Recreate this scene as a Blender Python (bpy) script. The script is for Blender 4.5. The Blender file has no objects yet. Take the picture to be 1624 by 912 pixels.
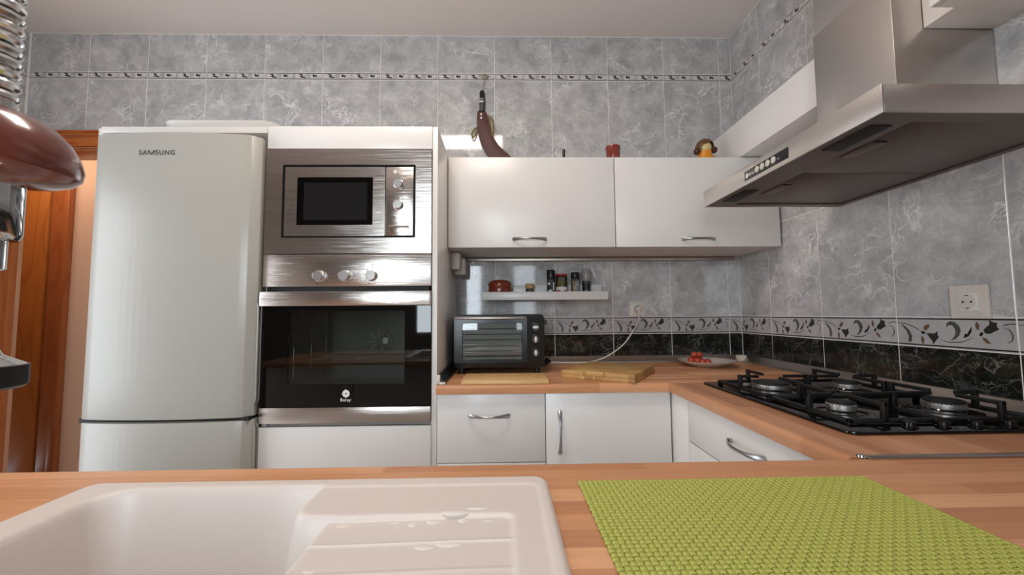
import bpy, bmesh, math, random
from mathutils import Vector, Matrix, Quaternion, noise
random.seed(7)
S = bpy.context.scene
COL = S.collection
PI = math.pi
ZC = 1.147            # camera height above the floor; all shapes below are written relative to the camera height

# ------------------------------------------------------------------ camera
cd = bpy.data.cameras.new('camera'); cam = bpy.data.objects.new('camera', cd); COL.objects.link(cam)
S.camera = cam
cd.sensor_width = 36.0; cd.lens = 648.72/1624*36; cd.clip_start = 0.02; cd.clip_end = 60
CR = Vector((0.9997447, -0.0212815, -0.0075897)); CU = Vector((0.0061820, -0.0654501, 0.9978367)); CF = Vector((0.0217322, 0.9976289, 0.0653018))
m = Matrix((CR, CU, -CF)).transposed().to_4x4(); m.translation = (0, 0, ZC); cam.matrix_world = m
cd.dof.use_dof = True; cd.dof.focus_distance = 1.7; cd.dof.aperture_fstop = 18.0

# ------------------------------------------------------------------ world, light, exposure
S.view_settings.view_transform = 'Standard'; S.view_settings.look = 'None'
S.view_settings.gamma = 1.0; S.view_settings.use_curve_mapping = False
S.view_settings.exposure = 0.0
w = bpy.data.worlds.new('world'); S.world = w; w.use_nodes = True
w.node_tree.nodes['Background'].inputs[0].default_value = (0.75, 0.87, 1.0, 1)
w.node_tree.nodes['Background'].inputs[1].default_value = 3.0

def area(name, loc, direction, sx, sy, power, col):
    l = bpy.data.lights.new(name, 'AREA'); l.shape = 'RECTANGLE'; l.size = sx; l.size_y = sy
    l.energy = power; l.color = col
    o = bpy.data.objects.new(name, l); COL.objects.link(o)
    o.location = (loc[0], loc[1], loc[2]+ZC)
    o.rotation_euler = Vector(direction).to_track_quat('-Z', 'Y').to_euler()
    return o
# daylight through the window behind the camera, the ceiling panel lamp, an added fill that brightens the corridor
area('window_daylight', (-0.60, -1.36, 0.36), (0, 1, 0), 0.62, 1.10, 35, (0.88, 0.94, 1.0))
area('window_daylight', (0.29, -1.36, 0.36), (0, 1, 0), 0.30, 1.10, 6, (0.88, 0.94, 1.0))
area('doorway_daylight', (-2.60, 0.72, 0.02), (1, 0, 0), 0.72, 1.70, 12, (0.97, 0.97, 1.0))
area('ceiling_panel_light', (-0.28, 0.83, 1.437), (0, 0, -1), 0.56, 0.27, 12, (1.0, 0.87, 0.76))
area('corridor_fill', (-2.7, 2.30, 1.15), (0, 0.1, -1), 0.5, 0.15, 2.8, (1.0, 0.82, 0.66))

# ------------------------------------------------------------------ materials
def s2l(c):
    return tuple(((v/255)/12.92 if v/255 <= .04045 else ((v/255+.055)/1.055)**2.4) for v in c)
def newmat(name):
    mt = bpy.data.materials.new(name); mt.use_nodes = True
    nt = mt.node_tree; p = nt.nodes['Principled BSDF']
    return mt, nt, p
def N(nt, t, **kw):
    n = nt.nodes.new(t)
    for k, v in kw.items(): setattr(n, k, v)
    return n
def simple(name, rgb, rough=.5, metal=0, bump=0, bscale=200, var=0.0, vscale=4, coat=0, spec=None):
    mt, nt, p = newmat(name); c = s2l(rgb)
    p.inputs['Base Color'].default_value = (*c, 1); p.inputs['Roughness'].default_value = rough
    p.inputs['Metallic'].default_value = metal
    if coat: p.inputs['Coat Weight'].default_value = coat; p.inputs['Coat Roughness'].default_value = .05
    if spec is not None: p.inputs['Specular IOR Level'].default_value = spec
    tc = N(nt, 'ShaderNodeTexCoord')
    if var or True:
        nz = N(nt, 'ShaderNodeTexNoise'); nz.inputs['Scale'].default_value = vscale; nz.inputs['Detail'].default_value = 4
        nt.links.new(tc.outputs['Object'], nz.inputs['Vector'])
        mr = N(nt, 'ShaderNodeMapRange'); v = max(var, .015)
        mr.inputs['To Min'].default_value = 1-v; mr.inputs['To Max'].default_value = 1+v
        nt.links.new(nz.outputs['Fac'], mr.inputs['Value'])
        mx = N(nt, 'ShaderNodeMix', data_type='RGBA', blend_type='MULTIPLY'); mx.inputs['Factor'].default_value = 1
        mx.inputs['A'].default_value = (*c, 1); nt.links.new(mr.outputs[0], mx.inputs['B'])
        nt.links.new(mx.outputs['Result'], p.inputs['Base Color'])
    if bump:
        b = N(nt, 'ShaderNodeTexNoise'); b.inputs['Scale'].default_value = bscale; b.inputs['Detail'].default_value = 3
        nt.links.new(tc.outputs['Object'], b.inputs['Vector'])
        bp = N(nt, 'ShaderNodeBump'); bp.inputs['Strength'].default_value = bump; bp.inputs['Distance'].default_value = .002
        nt.links.new(b.outputs['Fac'], bp.inputs['Height']); nt.links.new(bp.outputs[0], p.inputs['Normal'])
    return mt
def ramp(nt, src, stops):
    r = N(nt, 'ShaderNodeValToRGB'); el = r.color_ramp.elements
    while len(el) < len(stops): el.new(.5)
    for e, (pos, c) in zip(el, stops): e.position = pos; e.color = (*c, 1) if len(c) == 3 else c
    nt.links.new(src, r.inputs['Fac']); return r
def marble(name, base, light, vein, vscale, vwidth, rough=.09, veinmix=.6, contrast=1.0):
    mt, nt, p = newmat(name)
    tc = N(nt, 'ShaderNodeTexCoord'); oi = N(nt, 'ShaderNodeObjectInfo')
    mu = N(nt, 'ShaderNodeMath', operation='MULTIPLY'); mu.inputs[1].default_value = 37.0
    nt.links.new(oi.outputs['Random'], mu.inputs[0])
    ad = N(nt, 'ShaderNodeVectorMath', operation='ADD')
    nt.links.new(tc.outputs['Object'], ad.inputs[0]); nt.links.new(mu.outputs[0], ad.inputs[1])
    # warped coordinates
    nz = N(nt, 'ShaderNodeTexNoise'); nz.inputs['Scale'].default_value = 9; nz.inputs['Detail'].default_value = 4
    nt.links.new(ad.outputs[0], nz.inputs['Vector'])
    sc = N(nt, 'ShaderNodeVectorMath', operation='SCALE'); sc.inputs['Scale'].default_value = .12
    nt.links.new(nz.outputs['Color'], sc.inputs[0])
    a2 = N(nt, 'ShaderNodeVectorMath', operation='ADD'); nt.links.new(ad.outputs[0], a2.inputs[0]); nt.links.new(sc.outputs[0], a2.inputs[1])
    def veins(scale, width):
        v = N(nt, 'ShaderNodeTexNoise'); v.inputs['Scale'].default_value = scale; v.inputs['Detail'].default_value = 5
        v.inputs['Roughness'].default_value = .55; v.inputs['Distortion'].default_value = .9
        nt.links.new(a2.outputs[0], v.inputs['Vector'])
        d_ = N(nt, 'ShaderNodeMath', operation='SUBTRACT'); d_.inputs[1].default_value = .5; nt.links.new(v.outputs['Fac'], d_.inputs[0])
        e_ = N(nt, 'ShaderNodeMath', operation='ABSOLUTE'); nt.links.new(d_.outputs[0], e_.inputs[0])
        r = N(nt, 'ShaderNodeMapRange'); r.inputs['From Max'].default_value = width; r.inputs['To Min'].default_value = 1; r.inputs['To Max'].default_value = 0
        nt.links.new(e_.outputs[0], r.inputs['Value'])
        w_ = N(nt, 'ShaderNodeTexVoronoi', feature='DISTANCE_TO_EDGE'); w_.inputs['Scale'].default_value = scale*1.5; w_.inputs['Randomness'].default_value = 1
        nt.links.new(a2.outputs[0], w_.inputs['Vector'])
        r2 = N(nt, 'ShaderNodeMapRange'); r2.inputs['From Max'].default_value = width*1.3; r2.inputs['To Min'].default_value = .8; r2.inputs['To Max'].default_value = 0
        nt.links.new(w_.outputs['Distance'], r2.inputs['Value'])
        mx_ = N(nt, 'ShaderNodeMath', operation='MAXIMUM'); nt.links.new(r.outputs[0], mx_.inputs[0]); nt.links.new(r2.outputs[0], mx_.inputs[1])
        return mx_
    big = N(nt, 'ShaderNodeTexNoise'); big.inputs['Scale'].default_value = 11; big.inputs['Detail'].default_value = 6; big.inputs['Roughness'].default_value = .62
    nt.links.new(a2.outputs[0], big.inputs['Vector'])
    cr = ramp(nt, big.outputs['Fac'], [(.32, s2l(base)), (.68, s2l(light))])
    msk = N(nt, 'ShaderNodeTexNoise'); msk.inputs['Scale'].default_value = 8; msk.inputs['Detail'].default_value = 3
    nt.links.new(ad.outputs[0], msk.inputs['Vector'])
    mk = N(nt, 'ShaderNodeMapRange'); mk.inputs['From Min'].default_value = .42; mk.inputs['From Max'].default_value = .68
    nt.links.new(msk.outputs['Fac'], mk.inputs['Value'])
    v1 = veins(vscale, vwidth); v2 = veins(vscale*2.3, vwidth*1.6)
    m1 = N(nt, 'ShaderNodeMath', operation='MULTIPLY'); nt.links.new(v1.outputs[0], m1.inputs[0]); nt.links.new(mk.outputs[0], m1.inputs[1])
    m2 = N(nt, 'ShaderNodeMath', operation='MULTIPLY'); nt.links.new(v2.outputs[0], m2.inputs[0]); nt.links.new(big.outputs['Fac'], m2.inputs[1])
    m2b = N(nt, 'ShaderNodeMath', operation='MULTIPLY'); nt.links.new(m2.outputs[0], m2b.inputs[0]); m2b.inputs[1].default_value = .45
    mm = N(nt, 'ShaderNodeMath', operation='MAXIMUM'); nt.links.new(m1.outputs[0], mm.inputs[0]); nt.links.new(m2b.outputs[0], mm.inputs[1])
    m3 = N(nt, 'ShaderNodeMath', operation='MULTIPLY'); nt.links.new(mm.outputs[0], m3.inputs[0]); m3.inputs[1].default_value = veinmix
    mx = N(nt, 'ShaderNodeMix', data_type='RGBA'); nt.links.new(m3.outputs[0], mx.inputs['Factor'])
    nt.links.new(cr.outputs[0], mx.inputs['A']); mx.inputs['B'].default_value = (*s2l(vein), 1)
    nt.links.new(mx.outputs['Result'], p.inputs['Base Color'])
    p.inputs['Roughness'].default_value = rough
    wv = N(nt, 'ShaderNodeTexNoise'); wv.inputs['Scale'].default_value = 14; nt.links.new(ad.outputs[0], wv.inputs['Vector'])
    bp = N(nt, 'ShaderNodeBump'); bp.inputs['Strength'].default_value = .035; bp.inputs['Distance'].default_value = .002
    nt.links.new(wv.outputs['Fac'], bp.inputs['Height']); nt.links.new(bp.outputs[0], p.inputs['Normal'])
    return mt
def staves(name, cols, length, width, along='X', rough=.38, grain=.10, coat=0):
    """butcher-block laminate: printed staves of varying tone with fine grain"""
    mt, nt, p = newmat(name); tc = N(nt, 'ShaderNodeTexCoord'); mp = N(nt, 'ShaderNodeMapping')
    if along == 'Y': mp.inputs['Rotation'].default_value = (0, 0, PI/2)
    nt.links.new(tc.outputs['Object'], mp.inputs['Vector'])
    br = N(nt, 'ShaderNodeTexBrick'); br.offset = .37; br.offset_frequency = 3; br.squash = 1
    br.inputs['Scale'].default_value = 1; br.inputs['Mortar Size'].default_value = 0
    br.inputs['Brick Width'].default_value = length; br.inputs['Row Height'].default_value = width
    br.inputs['Color1'].default_value = (0, 0, 0, 1); br.inputs['Color2'].default_value = (1, 1, 1, 1)
    nt.links.new(mp.outputs[0], br.inputs['Vector'])
    cr = ramp(nt, br.outputs['Color'], [(i/(len(cols)-1), s2l(c)) for i, c in enumerate(cols)])
    m2 = N(nt, 'ShaderNodeMapping'); m2.inputs['Scale'].default_value = (6, 130, 130); nt.links.new(mp.outputs[0], m2.inputs['Vector'])
    g = N(nt, 'ShaderNodeTexNoise'); g.inputs['Scale'].default_value = 1; g.inputs['Detail'].default_value = 6
    nt.links.new(m2.outputs[0], g.inputs['Vector'])
    mr = N(nt, 'ShaderNodeMapRange'); mr.inputs['From Min'].default_value = .3; mr.inputs['From Max'].default_value = .7
    mr.inputs['To Min'].default_value = 1-grain; mr.inputs['To Max'].default_value = 1+grain*.6
    nt.links.new(g.outputs['Fac'], mr.inputs['Value'])
    mx = N(nt, 'ShaderNodeMix', data_type='RGBA', blend_type='MULTIPLY'); mx.inputs['Factor'].default_value = 1
    nt.links.new(cr.outputs[0], mx.inputs['A']); nt.links.new(mr.outputs[0], mx.inputs['B'])
    nt.links.new(mx.outputs['Result'], p.inputs['Base Color']); p.inputs['Roughness'].default_value = rough
    if coat: p.inputs['Coat Weight'].default_value = coat
    return mt
def wood(name, c1, c2, scale=(3, 3, .5), rings=14, rough=.35, coat=.3):
    mt, nt, p = newmat(name); tc = N(nt, 'ShaderNodeTexCoord'); mp = N(nt, 'ShaderNodeMapping')
    mp.inputs['Scale'].default_value = scale; nt.links.new(tc.outputs['Object'], mp.inputs['Vector'])
    nz = N(nt, 'ShaderNodeTexNoise'); nz.inputs['Scale'].default_value = 1.6; nz.inputs['Detail'].default_value = 2; nt.links.new(mp.outputs[0], nz.inputs['Vector'])
    mu = N(nt, 'ShaderNodeMath', operation='MULTIPLY'); mu.inputs[1].default_value = rings; nt.links.new(nz.outputs['Fac'], mu.inputs[0])
    fr = N(nt, 'ShaderNodeMath', operation='FRACT'); nt.links.new(mu.outputs[0], fr.inputs[0])
    cr = ramp(nt, fr.outputs[0], [(0, s2l(c2)), (.35, s2l(c1)), (.85, s2l(c1)), (1, s2l(c2))])
    nt.links.new(cr.outputs[0], p.inputs['Base Color']); p.inputs['Roughness'].default_value = rough
    p.inputs['Coat Weight'].default_value = coat; p.inputs['Coat Roughness'].default_value = .2
    return mt
def steel(name, rgb, rough=.28, stretch=(1.5, 200, 200), bump=.05):
    mt, nt, p = newmat(name); p.inputs['Base Color'].default_value = (*s2l(rgb), 1); p.inputs['Metallic'].default_value = 1
    p.inputs['Roughness'].default_value = rough
    tc = N(nt, 'ShaderNodeTexCoord'); mp = N(nt, 'ShaderNodeMapping'); mp.inputs['Scale'].default_value = stretch
    nt.links.new(tc.outputs['Object'], mp.inputs['Vector'])
    nz = N(nt, 'ShaderNodeTexNoise'); nz.inputs['Scale'].default_value = 4; nz.inputs['Detail'].default_value = 4; nt.links.new(mp.outputs[0], nz.inputs['Vector'])
    bp = N(nt, 'ShaderNodeBump'); bp.inputs['Strength'].default_value = bump; bp.inputs['Distance'].default_value = .001
    nt.links.new(nz.outputs['Fac'], bp.inputs['Height']); nt.links.new(bp.outputs[0], p.inputs['Normal'])
    mr = N(nt, 'ShaderNodeMapRange'); mr.inputs['To Min'].default_value = rough*.8; mr.inputs['To Max'].default_value = rough*1.25
    nt.links.new(nz.outputs['Fac'], mr.inputs['Value']); nt.links.new(mr.outputs[0], p.inputs['Roughness'])
    return mt
def glass(name, tint=(1, 1, 1), gloss=.1, rough=.02, trans_tint=None):
    mt, nt, p = newmat(name); nt.nodes.remove(p)
    out = nt.nodes['Material Output']
    t = N(nt, 'ShaderNodeBsdfTransparent'); t.inputs[0].default_value = (*tint, 1)
    g = N(nt, 'ShaderNodeBsdfGlossy'); g.inputs['Roughness'].default_value = rough
    fz = N(nt, 'ShaderNodeFresnel'); fz.inputs['IOR'].default_value = 1.5
    mx = N(nt, 'ShaderNodeMixShader'); nt.links.new(fz.outputs[0], mx.inputs[0]); nt.links.new(t.outputs[0], mx.inputs[1]); nt.links.new(g.outputs[0], mx.inputs[2])
    nt.links.new(mx.outputs[0], out.inputs[0]); return mt

M = {}
M['ceiling'] = simple('ceiling_paint', (236, 227, 221), .9, bump=.25, bscale=90)
M['grout'] = simple('white_grout', (244, 238, 232), .8)
M['tile'] = marble('grey_marble_tile', (163, 161, 161), (204, 201, 200), (250, 247, 244), 6, .020, rough=.06, veinmix=.8)
M['tile_dark'] = marble('black_marble_tile', (20, 22, 20), (40, 42, 38), (178, 176, 170), 5, .009, rough=.08, veinmix=.62)
M['tile_border'] = marble('pale_border_tile', (176, 171, 171), (196, 191, 190), (212, 208, 205), 8, .02, rough=.15, veinmix=.3)
M['ink_black'] = simple('black_tile_ink', (38, 32, 30), .3)
M['ink_grey'] = simple('grey_green_tile_ink', (82, 84, 80), .3)
M['ink_brown'] = simple('brown_tile_ink', (112, 88, 66), .3)
M['ink_green'] = simple('dark_green_tile_ink', (46, 50, 42), .3)
M['pale_tile'] = simple('pale_listel', (214, 209, 206), .2)
M['beige'] = simple('beige_wall_paint', (222, 188, 160), .85, bump=.2, bscale=120)
M['plain_wall'] = simple('window_wall_paint', (150, 144, 138), .85)
M['floor'] = simple('floor_tile', (214, 206, 198), .4, var=.06)
M['worktop'] = staves('beech_block_laminate', [(184, 123, 83), (213, 154, 110), (197, 135, 93), (231, 174, 130), (203, 142, 100)], .42, .036)
M['worktop_y'] = staves('beech_block_laminate_across', [(172, 116, 80), (196, 140, 102), (184, 128, 90), (206, 150, 112)], .42, .036, along='Y')
M['door_wood'] = wood('varnished_pine', (194, 122, 56), (176, 104, 44), rings=9)
M['frame_wood'] = wood('varnished_pine_frame', (176, 104, 56), (164, 92, 46), scale=(4, 4, .6), rings=8)
M['head_wood'] = wood('varnished_pine_header', (190, 106, 42), (150, 70, 22), scale=(.6, 4, 6))
M['white'] = simple('white_lacquer', (229, 225, 221), .28)
M['white_lam'] = simple('white_laminate', (226, 220, 214), .35, bump=.05, bscale=400)
M['white_edge'] = simple('white_edge', (208, 202, 196), .4)
M['fridge'] = simple('fridge_enamel', (174, 171, 163), .3, bump=.06, bscale=500)
M['steel'] = steel('brushed_steel', (208, 200, 194), .16, stretch=(.7, 260, 260), bump=.30)
M['steel_v'] = steel('brushed_steel_hood', (214, 208, 203), .3, stretch=(60, 60, 1.5), bump=.08)
M['steel_dark'] = steel('hood_filter_steel', (128, 116, 108), .42, stretch=(120, 120, 120), bump=.2)
M['knob_metal'] = simple('turned_knob_metal', (212, 208, 204), .26, metal=1)
M['chrome'] = simple('chrome', (205, 205, 205), .07, metal=1)
M['spring_metal'] = simple('spring_chrome', (222, 222, 222), .2, metal=1)
M['satin'] = simple('satin_nickel', (168, 168, 170), .3, metal=1)
M['alu'] = simple('aluminium_profile', (188, 178, 170), .35, metal=1)
M['black_glass'] = simple('black_glass', (4, 4, 5), .03, spec=.45)
M['black'] = simple('black_plastic', (22, 21, 22), .35)
M['black_rim'] = simple('black_gap', (8, 8, 8), .6)
M['black_gloss'] = simple('toaster_black', (9, 9, 10), .22)
M['dark_grey'] = simple('charcoal_plastic', (27, 26, 26), .33)
M['alu_ring'] = simple('burner_aluminium', (228, 224, 218), .42, metal=1)
M['iron'] = simple('black_cast_iron', (8, 8, 8), .5, bump=.2, bscale=600)
M['hob'] = simple('black_hob_glass', (7, 7, 8), .06, spec=.5)
M['enamel'] = simple('dark_oven_enamel', (104, 102, 98), .3)
M['oven_glass'] = glass('tinted_oven_glass', (.80, .83, .81))
M['toaster_in'] = simple('toaster_interior', (140, 142, 134), .4, var=.25, vscale=18)
M['spice_lid_clear'] = simple('frosted_cap', (150, 146, 142), .25)
M['clear'] = glass('clear_glass', (.9, .92, .92))
M['smoke'] = glass('smoke_glass', (.88, .88, .88))
M['sink'] = simple('white_granite_composite', (219, 207, 199), .45, bump=.12, bscale=900, var=.04, vscale=300)
M['mat_dark'] = simple('dark_green_backing', (84, 90, 30), .8)
M['water'] = simple('water_film', (236, 226, 218), .06)
M['mat'] = simple('green_woven_vinyl', (174, 177, 83), .55, bump=.1, bscale=700)
M['copper'] = simple('reddish_brown_glaze', (112, 50, 36), .2, coat=.5)
M['terracotta'] = simple('glazed_terracotta', (132, 52, 32), .2, coat=.5)
M['leather'] = simple('brown_leather', (86, 48, 44), .5, bump=.2, bscale=300)
M['brass'] = simple('brass_cord', (150, 128, 66), .4, metal=.6)
M['ivory'] = simple('ivory_plastic', (218, 208, 196), .35)
M['white_plastic'] = simple('white_plastic', (225, 220, 214), .3)
M['cable'] = simple('white_cable', (214, 206, 196), .4)
M['china'] = simple('white_china', (222, 214, 208), .12, coat=.3)
M['tomato'] = simple('cherry_tomato', (172, 58, 32), .18, coat=.4)
M['stalk'] = simple('green_stalk', (78, 92, 40), .6)
M['board'] = wood('pale_board', (218, 178, 122), (208, 164, 106), scale=(.7, 12, 12), rings=8, rough=.5, coat=0)
M['bamboo'] = staves('bamboo_block', [(180, 138, 82), (205, 165, 104), (160, 116, 62), (196, 154, 92)], .07, .022, rough=.5, grain=.14)
M['cork'] = simple('cork', (196, 158, 112), .8, var=.15, vscale=150)
M['red'] = simple('red_lid', (176, 30, 26), .3)
M['spice_brown'] = simple('ground_spice', (168, 146, 116), .8, var=.15, vscale=200)
M['spice_olive'] = simple('dried_herb', (128, 112, 66), .8, var=.2, vscale=200)
M['pepper'] = simple('peppercorns', (26, 24, 22), .7, var=.3, vscale=300)
M['label_white'] = simple('white_print', (225, 222, 218), .5)
M['label_red'] = simple('red_print', (170, 46, 50), .5)
M['label_blue'] = simple('grey_blue_print', (140, 148, 160), .5)
M['label_black'] = simple('black_print', (20, 20, 20), .5)
M['print_dark'] = simple('dark_print', (62, 58, 56), .5)
M['hair'] = simple('brown_hair_plastic', (104, 68, 38), .3)
M['bun'] = simple('dark_brown_bun', (74, 34, 22), .3)
M['skin'] = simple('pale_yellow_face', (214, 190, 130), .5)
M['dark_brown'] = simple('dark_brown_wood', (64, 48, 40), .4)
M['orange'] = simple('orange_collar', (226, 142, 22), .4)
M['amber'] = simple('amber_cape', (206, 160, 90), .4)
M['lamp'] = simple('lamp_housing', (220, 220, 220), .4)
M['display'] = simple('dark_panel', (26, 26, 28), .12)
M['button'] = simple('cream_button', (196, 190, 176), .35)
M['filter_slot'] = simple('filter_slot', (30, 26, 24), .6)

# ------------------------------------------------------------------ builders
class MB:
    """collects shapes (written relative to the camera height) into one mesh"""
    def __init__(s): s.bm = bmesh.new(); s.mats = []
    def mi(s, mat):
        if mat is None: return 0
        if mat not in s.mats: s.mats.append(mat)
        return s.mats.index(mat)
    def _merge(s, t, mat):
        i = s.mi(mat)
        for f in t.faces: f.material_index = i
        me = bpy.data.meshes.new('tmp'); t.to_mesh(me); t.free(); s.bm.from_mesh(me); bpy.data.meshes.remove(me)
    def box(s, x0, x1, y0, y1, z0, z1, bev=0, mat=None, seg=2, rot=None):
        t = bmesh.new(); bmesh.ops.create_cube(t, size=1)
        for v in t.verts: v.co = Vector(((x0+x1)/2+v.co.x*(x1-x0), (y0+y1)/2+v.co.y*(y1-y0), (z0+z1)/2+v.co.z*(z1-z0)))
        if bev: bmesh.ops.bevel(t, geom=t.edges[:], offset=bev, segments=seg, profile=.5, affect='EDGES')
        if rot: # (center, quaternion)
            for v in t.verts: v.co = rot[0]+rot[1] @ (v.co-rot[0])
        s._merge(t, mat); return s
    def lathe(s, c, prof, axis='Z', seg=32, mat=None, tilt=None):
        """prof: (radius, height) list"""
        t = bmesh.new(); rings = []
        c = Vector(c)
        q = {'Z': Quaternion(), 'Y': Quaternion((1, 0, 0), -PI/2), 'X': Quaternion((0, 1, 0), PI/2), '-Y': Quaternion((1, 0, 0), PI/2), '-X': Quaternion((0, 1, 0), -PI/2)}[axis]
        if tilt: q = tilt @ q
        for r, h in prof:
            if r <= 1e-6: rings.append([t.verts.new(c+q @ Vector((0, 0, h)))])
            else: rings.append([t.verts.new(c+q @ Vector((r*math.cos(2*PI*k/seg), r*math.sin(2*PI*k/seg), h))) for k in range(seg)])
        for a, b in zip(rings, rings[1:]):
            for k in range(seg):
                k2 = (k+1) % seg
                if len(a) == 1 and len(b) == 1: continue
                if len(a) == 1: t.faces.new((a[0], b[k], b[k2]))
                elif len(b) == 1: t.faces.new((a[k], b[0], a[k2]))
                else: t.faces.new((a[k], b[k], b[k2], a[k2]))
        if len(rings[0]) > 1: t.faces.new(rings[0])
        if len(rings[-1]) > 1: t.faces.new(rings[-1])
        bmesh.ops.recalc_face_normals(t, faces=t.faces[:]); s._merge(t, mat); return s
    def cyl(s, p0, p1, r0, r1=None, seg=16, mat=None):
        return s.tube([p0, p1], [r0, r0 if r1 is None else r1], seg, mat)
    def tube(s, pts, r, seg=8, mat=None, closed=False, flat=1.0):
        pts = [Vector(p) for p in pts]; n = len(pts); t = bmesh.new()
        rr = r if isinstance(r, (list, tuple)) else [r]*n
        prev = None; rings = []
        for i, p in enumerate(pts):
            if closed: d = (pts[(i+1) % n]-pts[i-1])
            else: d = pts[min(i+1, n-1)]-pts[max(i-1, 0)]
            d.normalize()
            if prev is None:
                a = Vector((0, 0, 1)) if abs(d.z) < .9 else Vector((1, 0, 0))
                u = d.cross(a).normalized()
            else: u = (prev-d*prev.dot(d)).normalized()
            prev = u; v = d.cross(u)
            rings.append([t.verts.new(p+(u*math.cos(2*PI*k/seg)+v*math.sin(2*PI*k/seg)*flat)*rr[i]) for k in range(seg)])
        for i in range(n if closed else n-1):
            a, b = rings[i], rings[(i+1) % n]
            for k in range(seg): t.faces.new((a[k], a[(k+1) % seg], b[(k+1) % seg], b[k]))
        if not closed: t.faces.new(rings[0][::-1]); t.faces.new(rings[-1])
        bmesh.ops.recalc_face_normals(t, faces=t.faces[:]); s._merge(t, mat); return s
    def prism(s, poly, o, u, v, depth, mat=None, bev=0):
        """2D polygon in the frame o + a*u + b*v, extruded along u x v by depth"""
        o, u, v = Vector(o), Vector(u), Vector(v); n = u.cross(v).normalized(); t = bmesh.new()
        a = [t.verts.new(o+u*p[0]+v*p[1]) for p in poly]; b = [t.verts.new(o+u*p[0]+v*p[1]+n*depth) for p in poly]
        k = len(poly); t.faces.new(a[::-1]); t.faces.new(b)
        for i in range(k): t.faces.new((a[i], a[(i+1) % k], b[(i+1) % k], b[i]))
        bmesh.ops.recalc_face_normals(t, faces=t.faces[:])
        if bev:
            bmesh.ops.bevel(t, geom=[e for e in t.edges], offset=bev, segments=2, profile=.5, affect='EDGES')
        s._merge(t, mat); return s
    def sphere(s, c, r, scale=(1, 1, 1), seg=16, mat=None):
        t = bmesh.new(); bmesh.ops.create_uvsphere(t, u_segments=seg, v_segments=seg//2, radius=r)
        for v in t.verts: v.co = Vector(c)+Vector((v.co.x*scale[0], v.co.y*scale[1], v.co.z*scale[2]))
        s._merge(t, mat); return s
WO = {}
def smooth(me, ang=35):
    for p in me.polygons: p.use_smooth = True
    try: me.set_sharp_from_angle(angle=math.radians(ang))
    except Exception: pass
def obj(name, mb, mat=None, parent=None, origin=None, sm=True):
    bm = mb.bm
    for v in bm.verts: v.co.z += ZC
    if parent is not None: org = WO[parent.name]
    elif origin is not None: org = Vector((origin[0], origin[1], origin[2]+ZC))
    else:
        xs = [v.co.x for v in bm.verts]; ys = [v.co.y for v in bm.verts]; zs = [v.co.z for v in bm.verts]
        org = Vector(((min(xs)+max(xs))/2, (min(ys)+max(ys))/2, min(zs)))
    for v in bm.verts: v.co -= org
    me = bpy.data.meshes.new(name); bm.to_mesh(me); bm.free()
    if mb.mats:
        for k in mb.mats: me.materials.append(M[k])
    else: me.materials.append(M[mat])
    if sm: smooth(me)
    o = bpy.data.objects.new(name, me); COL.objects.link(o)
    if parent is not None: o.parent = parent
    else: o.location = org
    WO[o.name] = org
    return o
def thing(name, label, cat, loc, group=None):
    o = bpy.data.objects.new(name, None); COL.objects.link(o); o.empty_display_size = .05
    o.location = (loc[0], loc[1], loc[2]+ZC); WO[o.name] = Vector(o.location)
    tag(o, label, cat, group); return o
def tag(o, label, cat, group=None):
    o['label'] = label; o['category'] = cat
    if group: o['group'] = group
    return o
def struct(name, mb, mat=None):
    o = obj(name, mb, mat); o['kind'] = 'structure'; return o
def lettering(name, text, size, o, u, v, mat, parent, bold=0.0):
    """raised print: o = centre, u = reading direction, v = up (all relative to the camera height)"""
    c = bpy.data.curves.new(name, 'FONT'); c.body = text; c.size = 1.0; c.align_x = 'CENTER'; c.align_y = 'CENTER'
    c.extrude = 0; c.offset = bold/size*.7; c.space_character = 1.2
    t = bpy.data.objects.new(name, c); COL.objects.link(t)
    bpy.context.view_layer.update()
    me = bpy.data.meshes.new_from_object(t.evaluated_get(bpy.context.evaluated_depsgraph_get()))
    for p in me.polygons: p.use_smooth = False
    if '\u2003' in text or '   ' in text:      # the wide gap is filled with an M drawn as one outline
        vx = sorted(q.co.x for q in me.vertices); g, i_ = max((vx[k_+1]-vx[k_], k_) for k_ in range(len(vx)-1)); x0_, x1_ = vx[i_]+.10, vx[i_+1]-.12
        z0_, z1_ = [f_(q.co.y for q in me.vertices) for f_ in (min, max)]; z0_ += .012; z1_ -= .012; wd_ = x1_-x0_; st_ = .085
        P_ = [(0, 0), (0, 1), (.17, 1), (.5, .24), (.83, 1), (1, 1), (1, 0), (1-st_/wd_, 0), (1-st_/wd_, .72), (.56, 0), (.44, 0), (st_/wd_, .72), (st_/wd_, 0)]
        b_ = bmesh.new(); b_.from_mesh(me); f_ = b_.faces.new([b_.verts.new((x0_+p[0]*wd_, z0_+p[1]*(z1_-z0_), 0)) for p in P_])
        bmesh.ops.triangulate(b_, faces=[f_]); b_.to_mesh(me); b_.free()
    bpy.data.objects.remove(t); u, v = Vector(u), Vector(v); n = u.cross(v)
    me.transform(Matrix.Scale(size, 4))
    me.transform(Matrix((u, v, n)).transposed().to_4x4())
    me.transform(Matrix.Translation(Vector((o[0], o[1], o[2]+ZC))-WO[parent.name]))
    me.materials.clear(); me.materials.append(M[mat])
    ob = bpy.data.objects.new(name, me); COL.objects.link(ob); ob.parent = parent; WO[ob.name] = WO[parent.name]; return ob
def rrect(x0, x1, y0, y1, r, n=6):
    P = []
    for cx, cy, a in ((x1-r, y1-r, 0), (x0+r, y1-r, PI/2), (x0+r, y0+r, PI), (x1-r, y0+r, 1.5*PI)):
        for k in range(n+1): P.append((cx+r*math.cos(a+k*PI/2/n), cy+r*math.sin(a+k*PI/2/n)))
    return P

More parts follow.
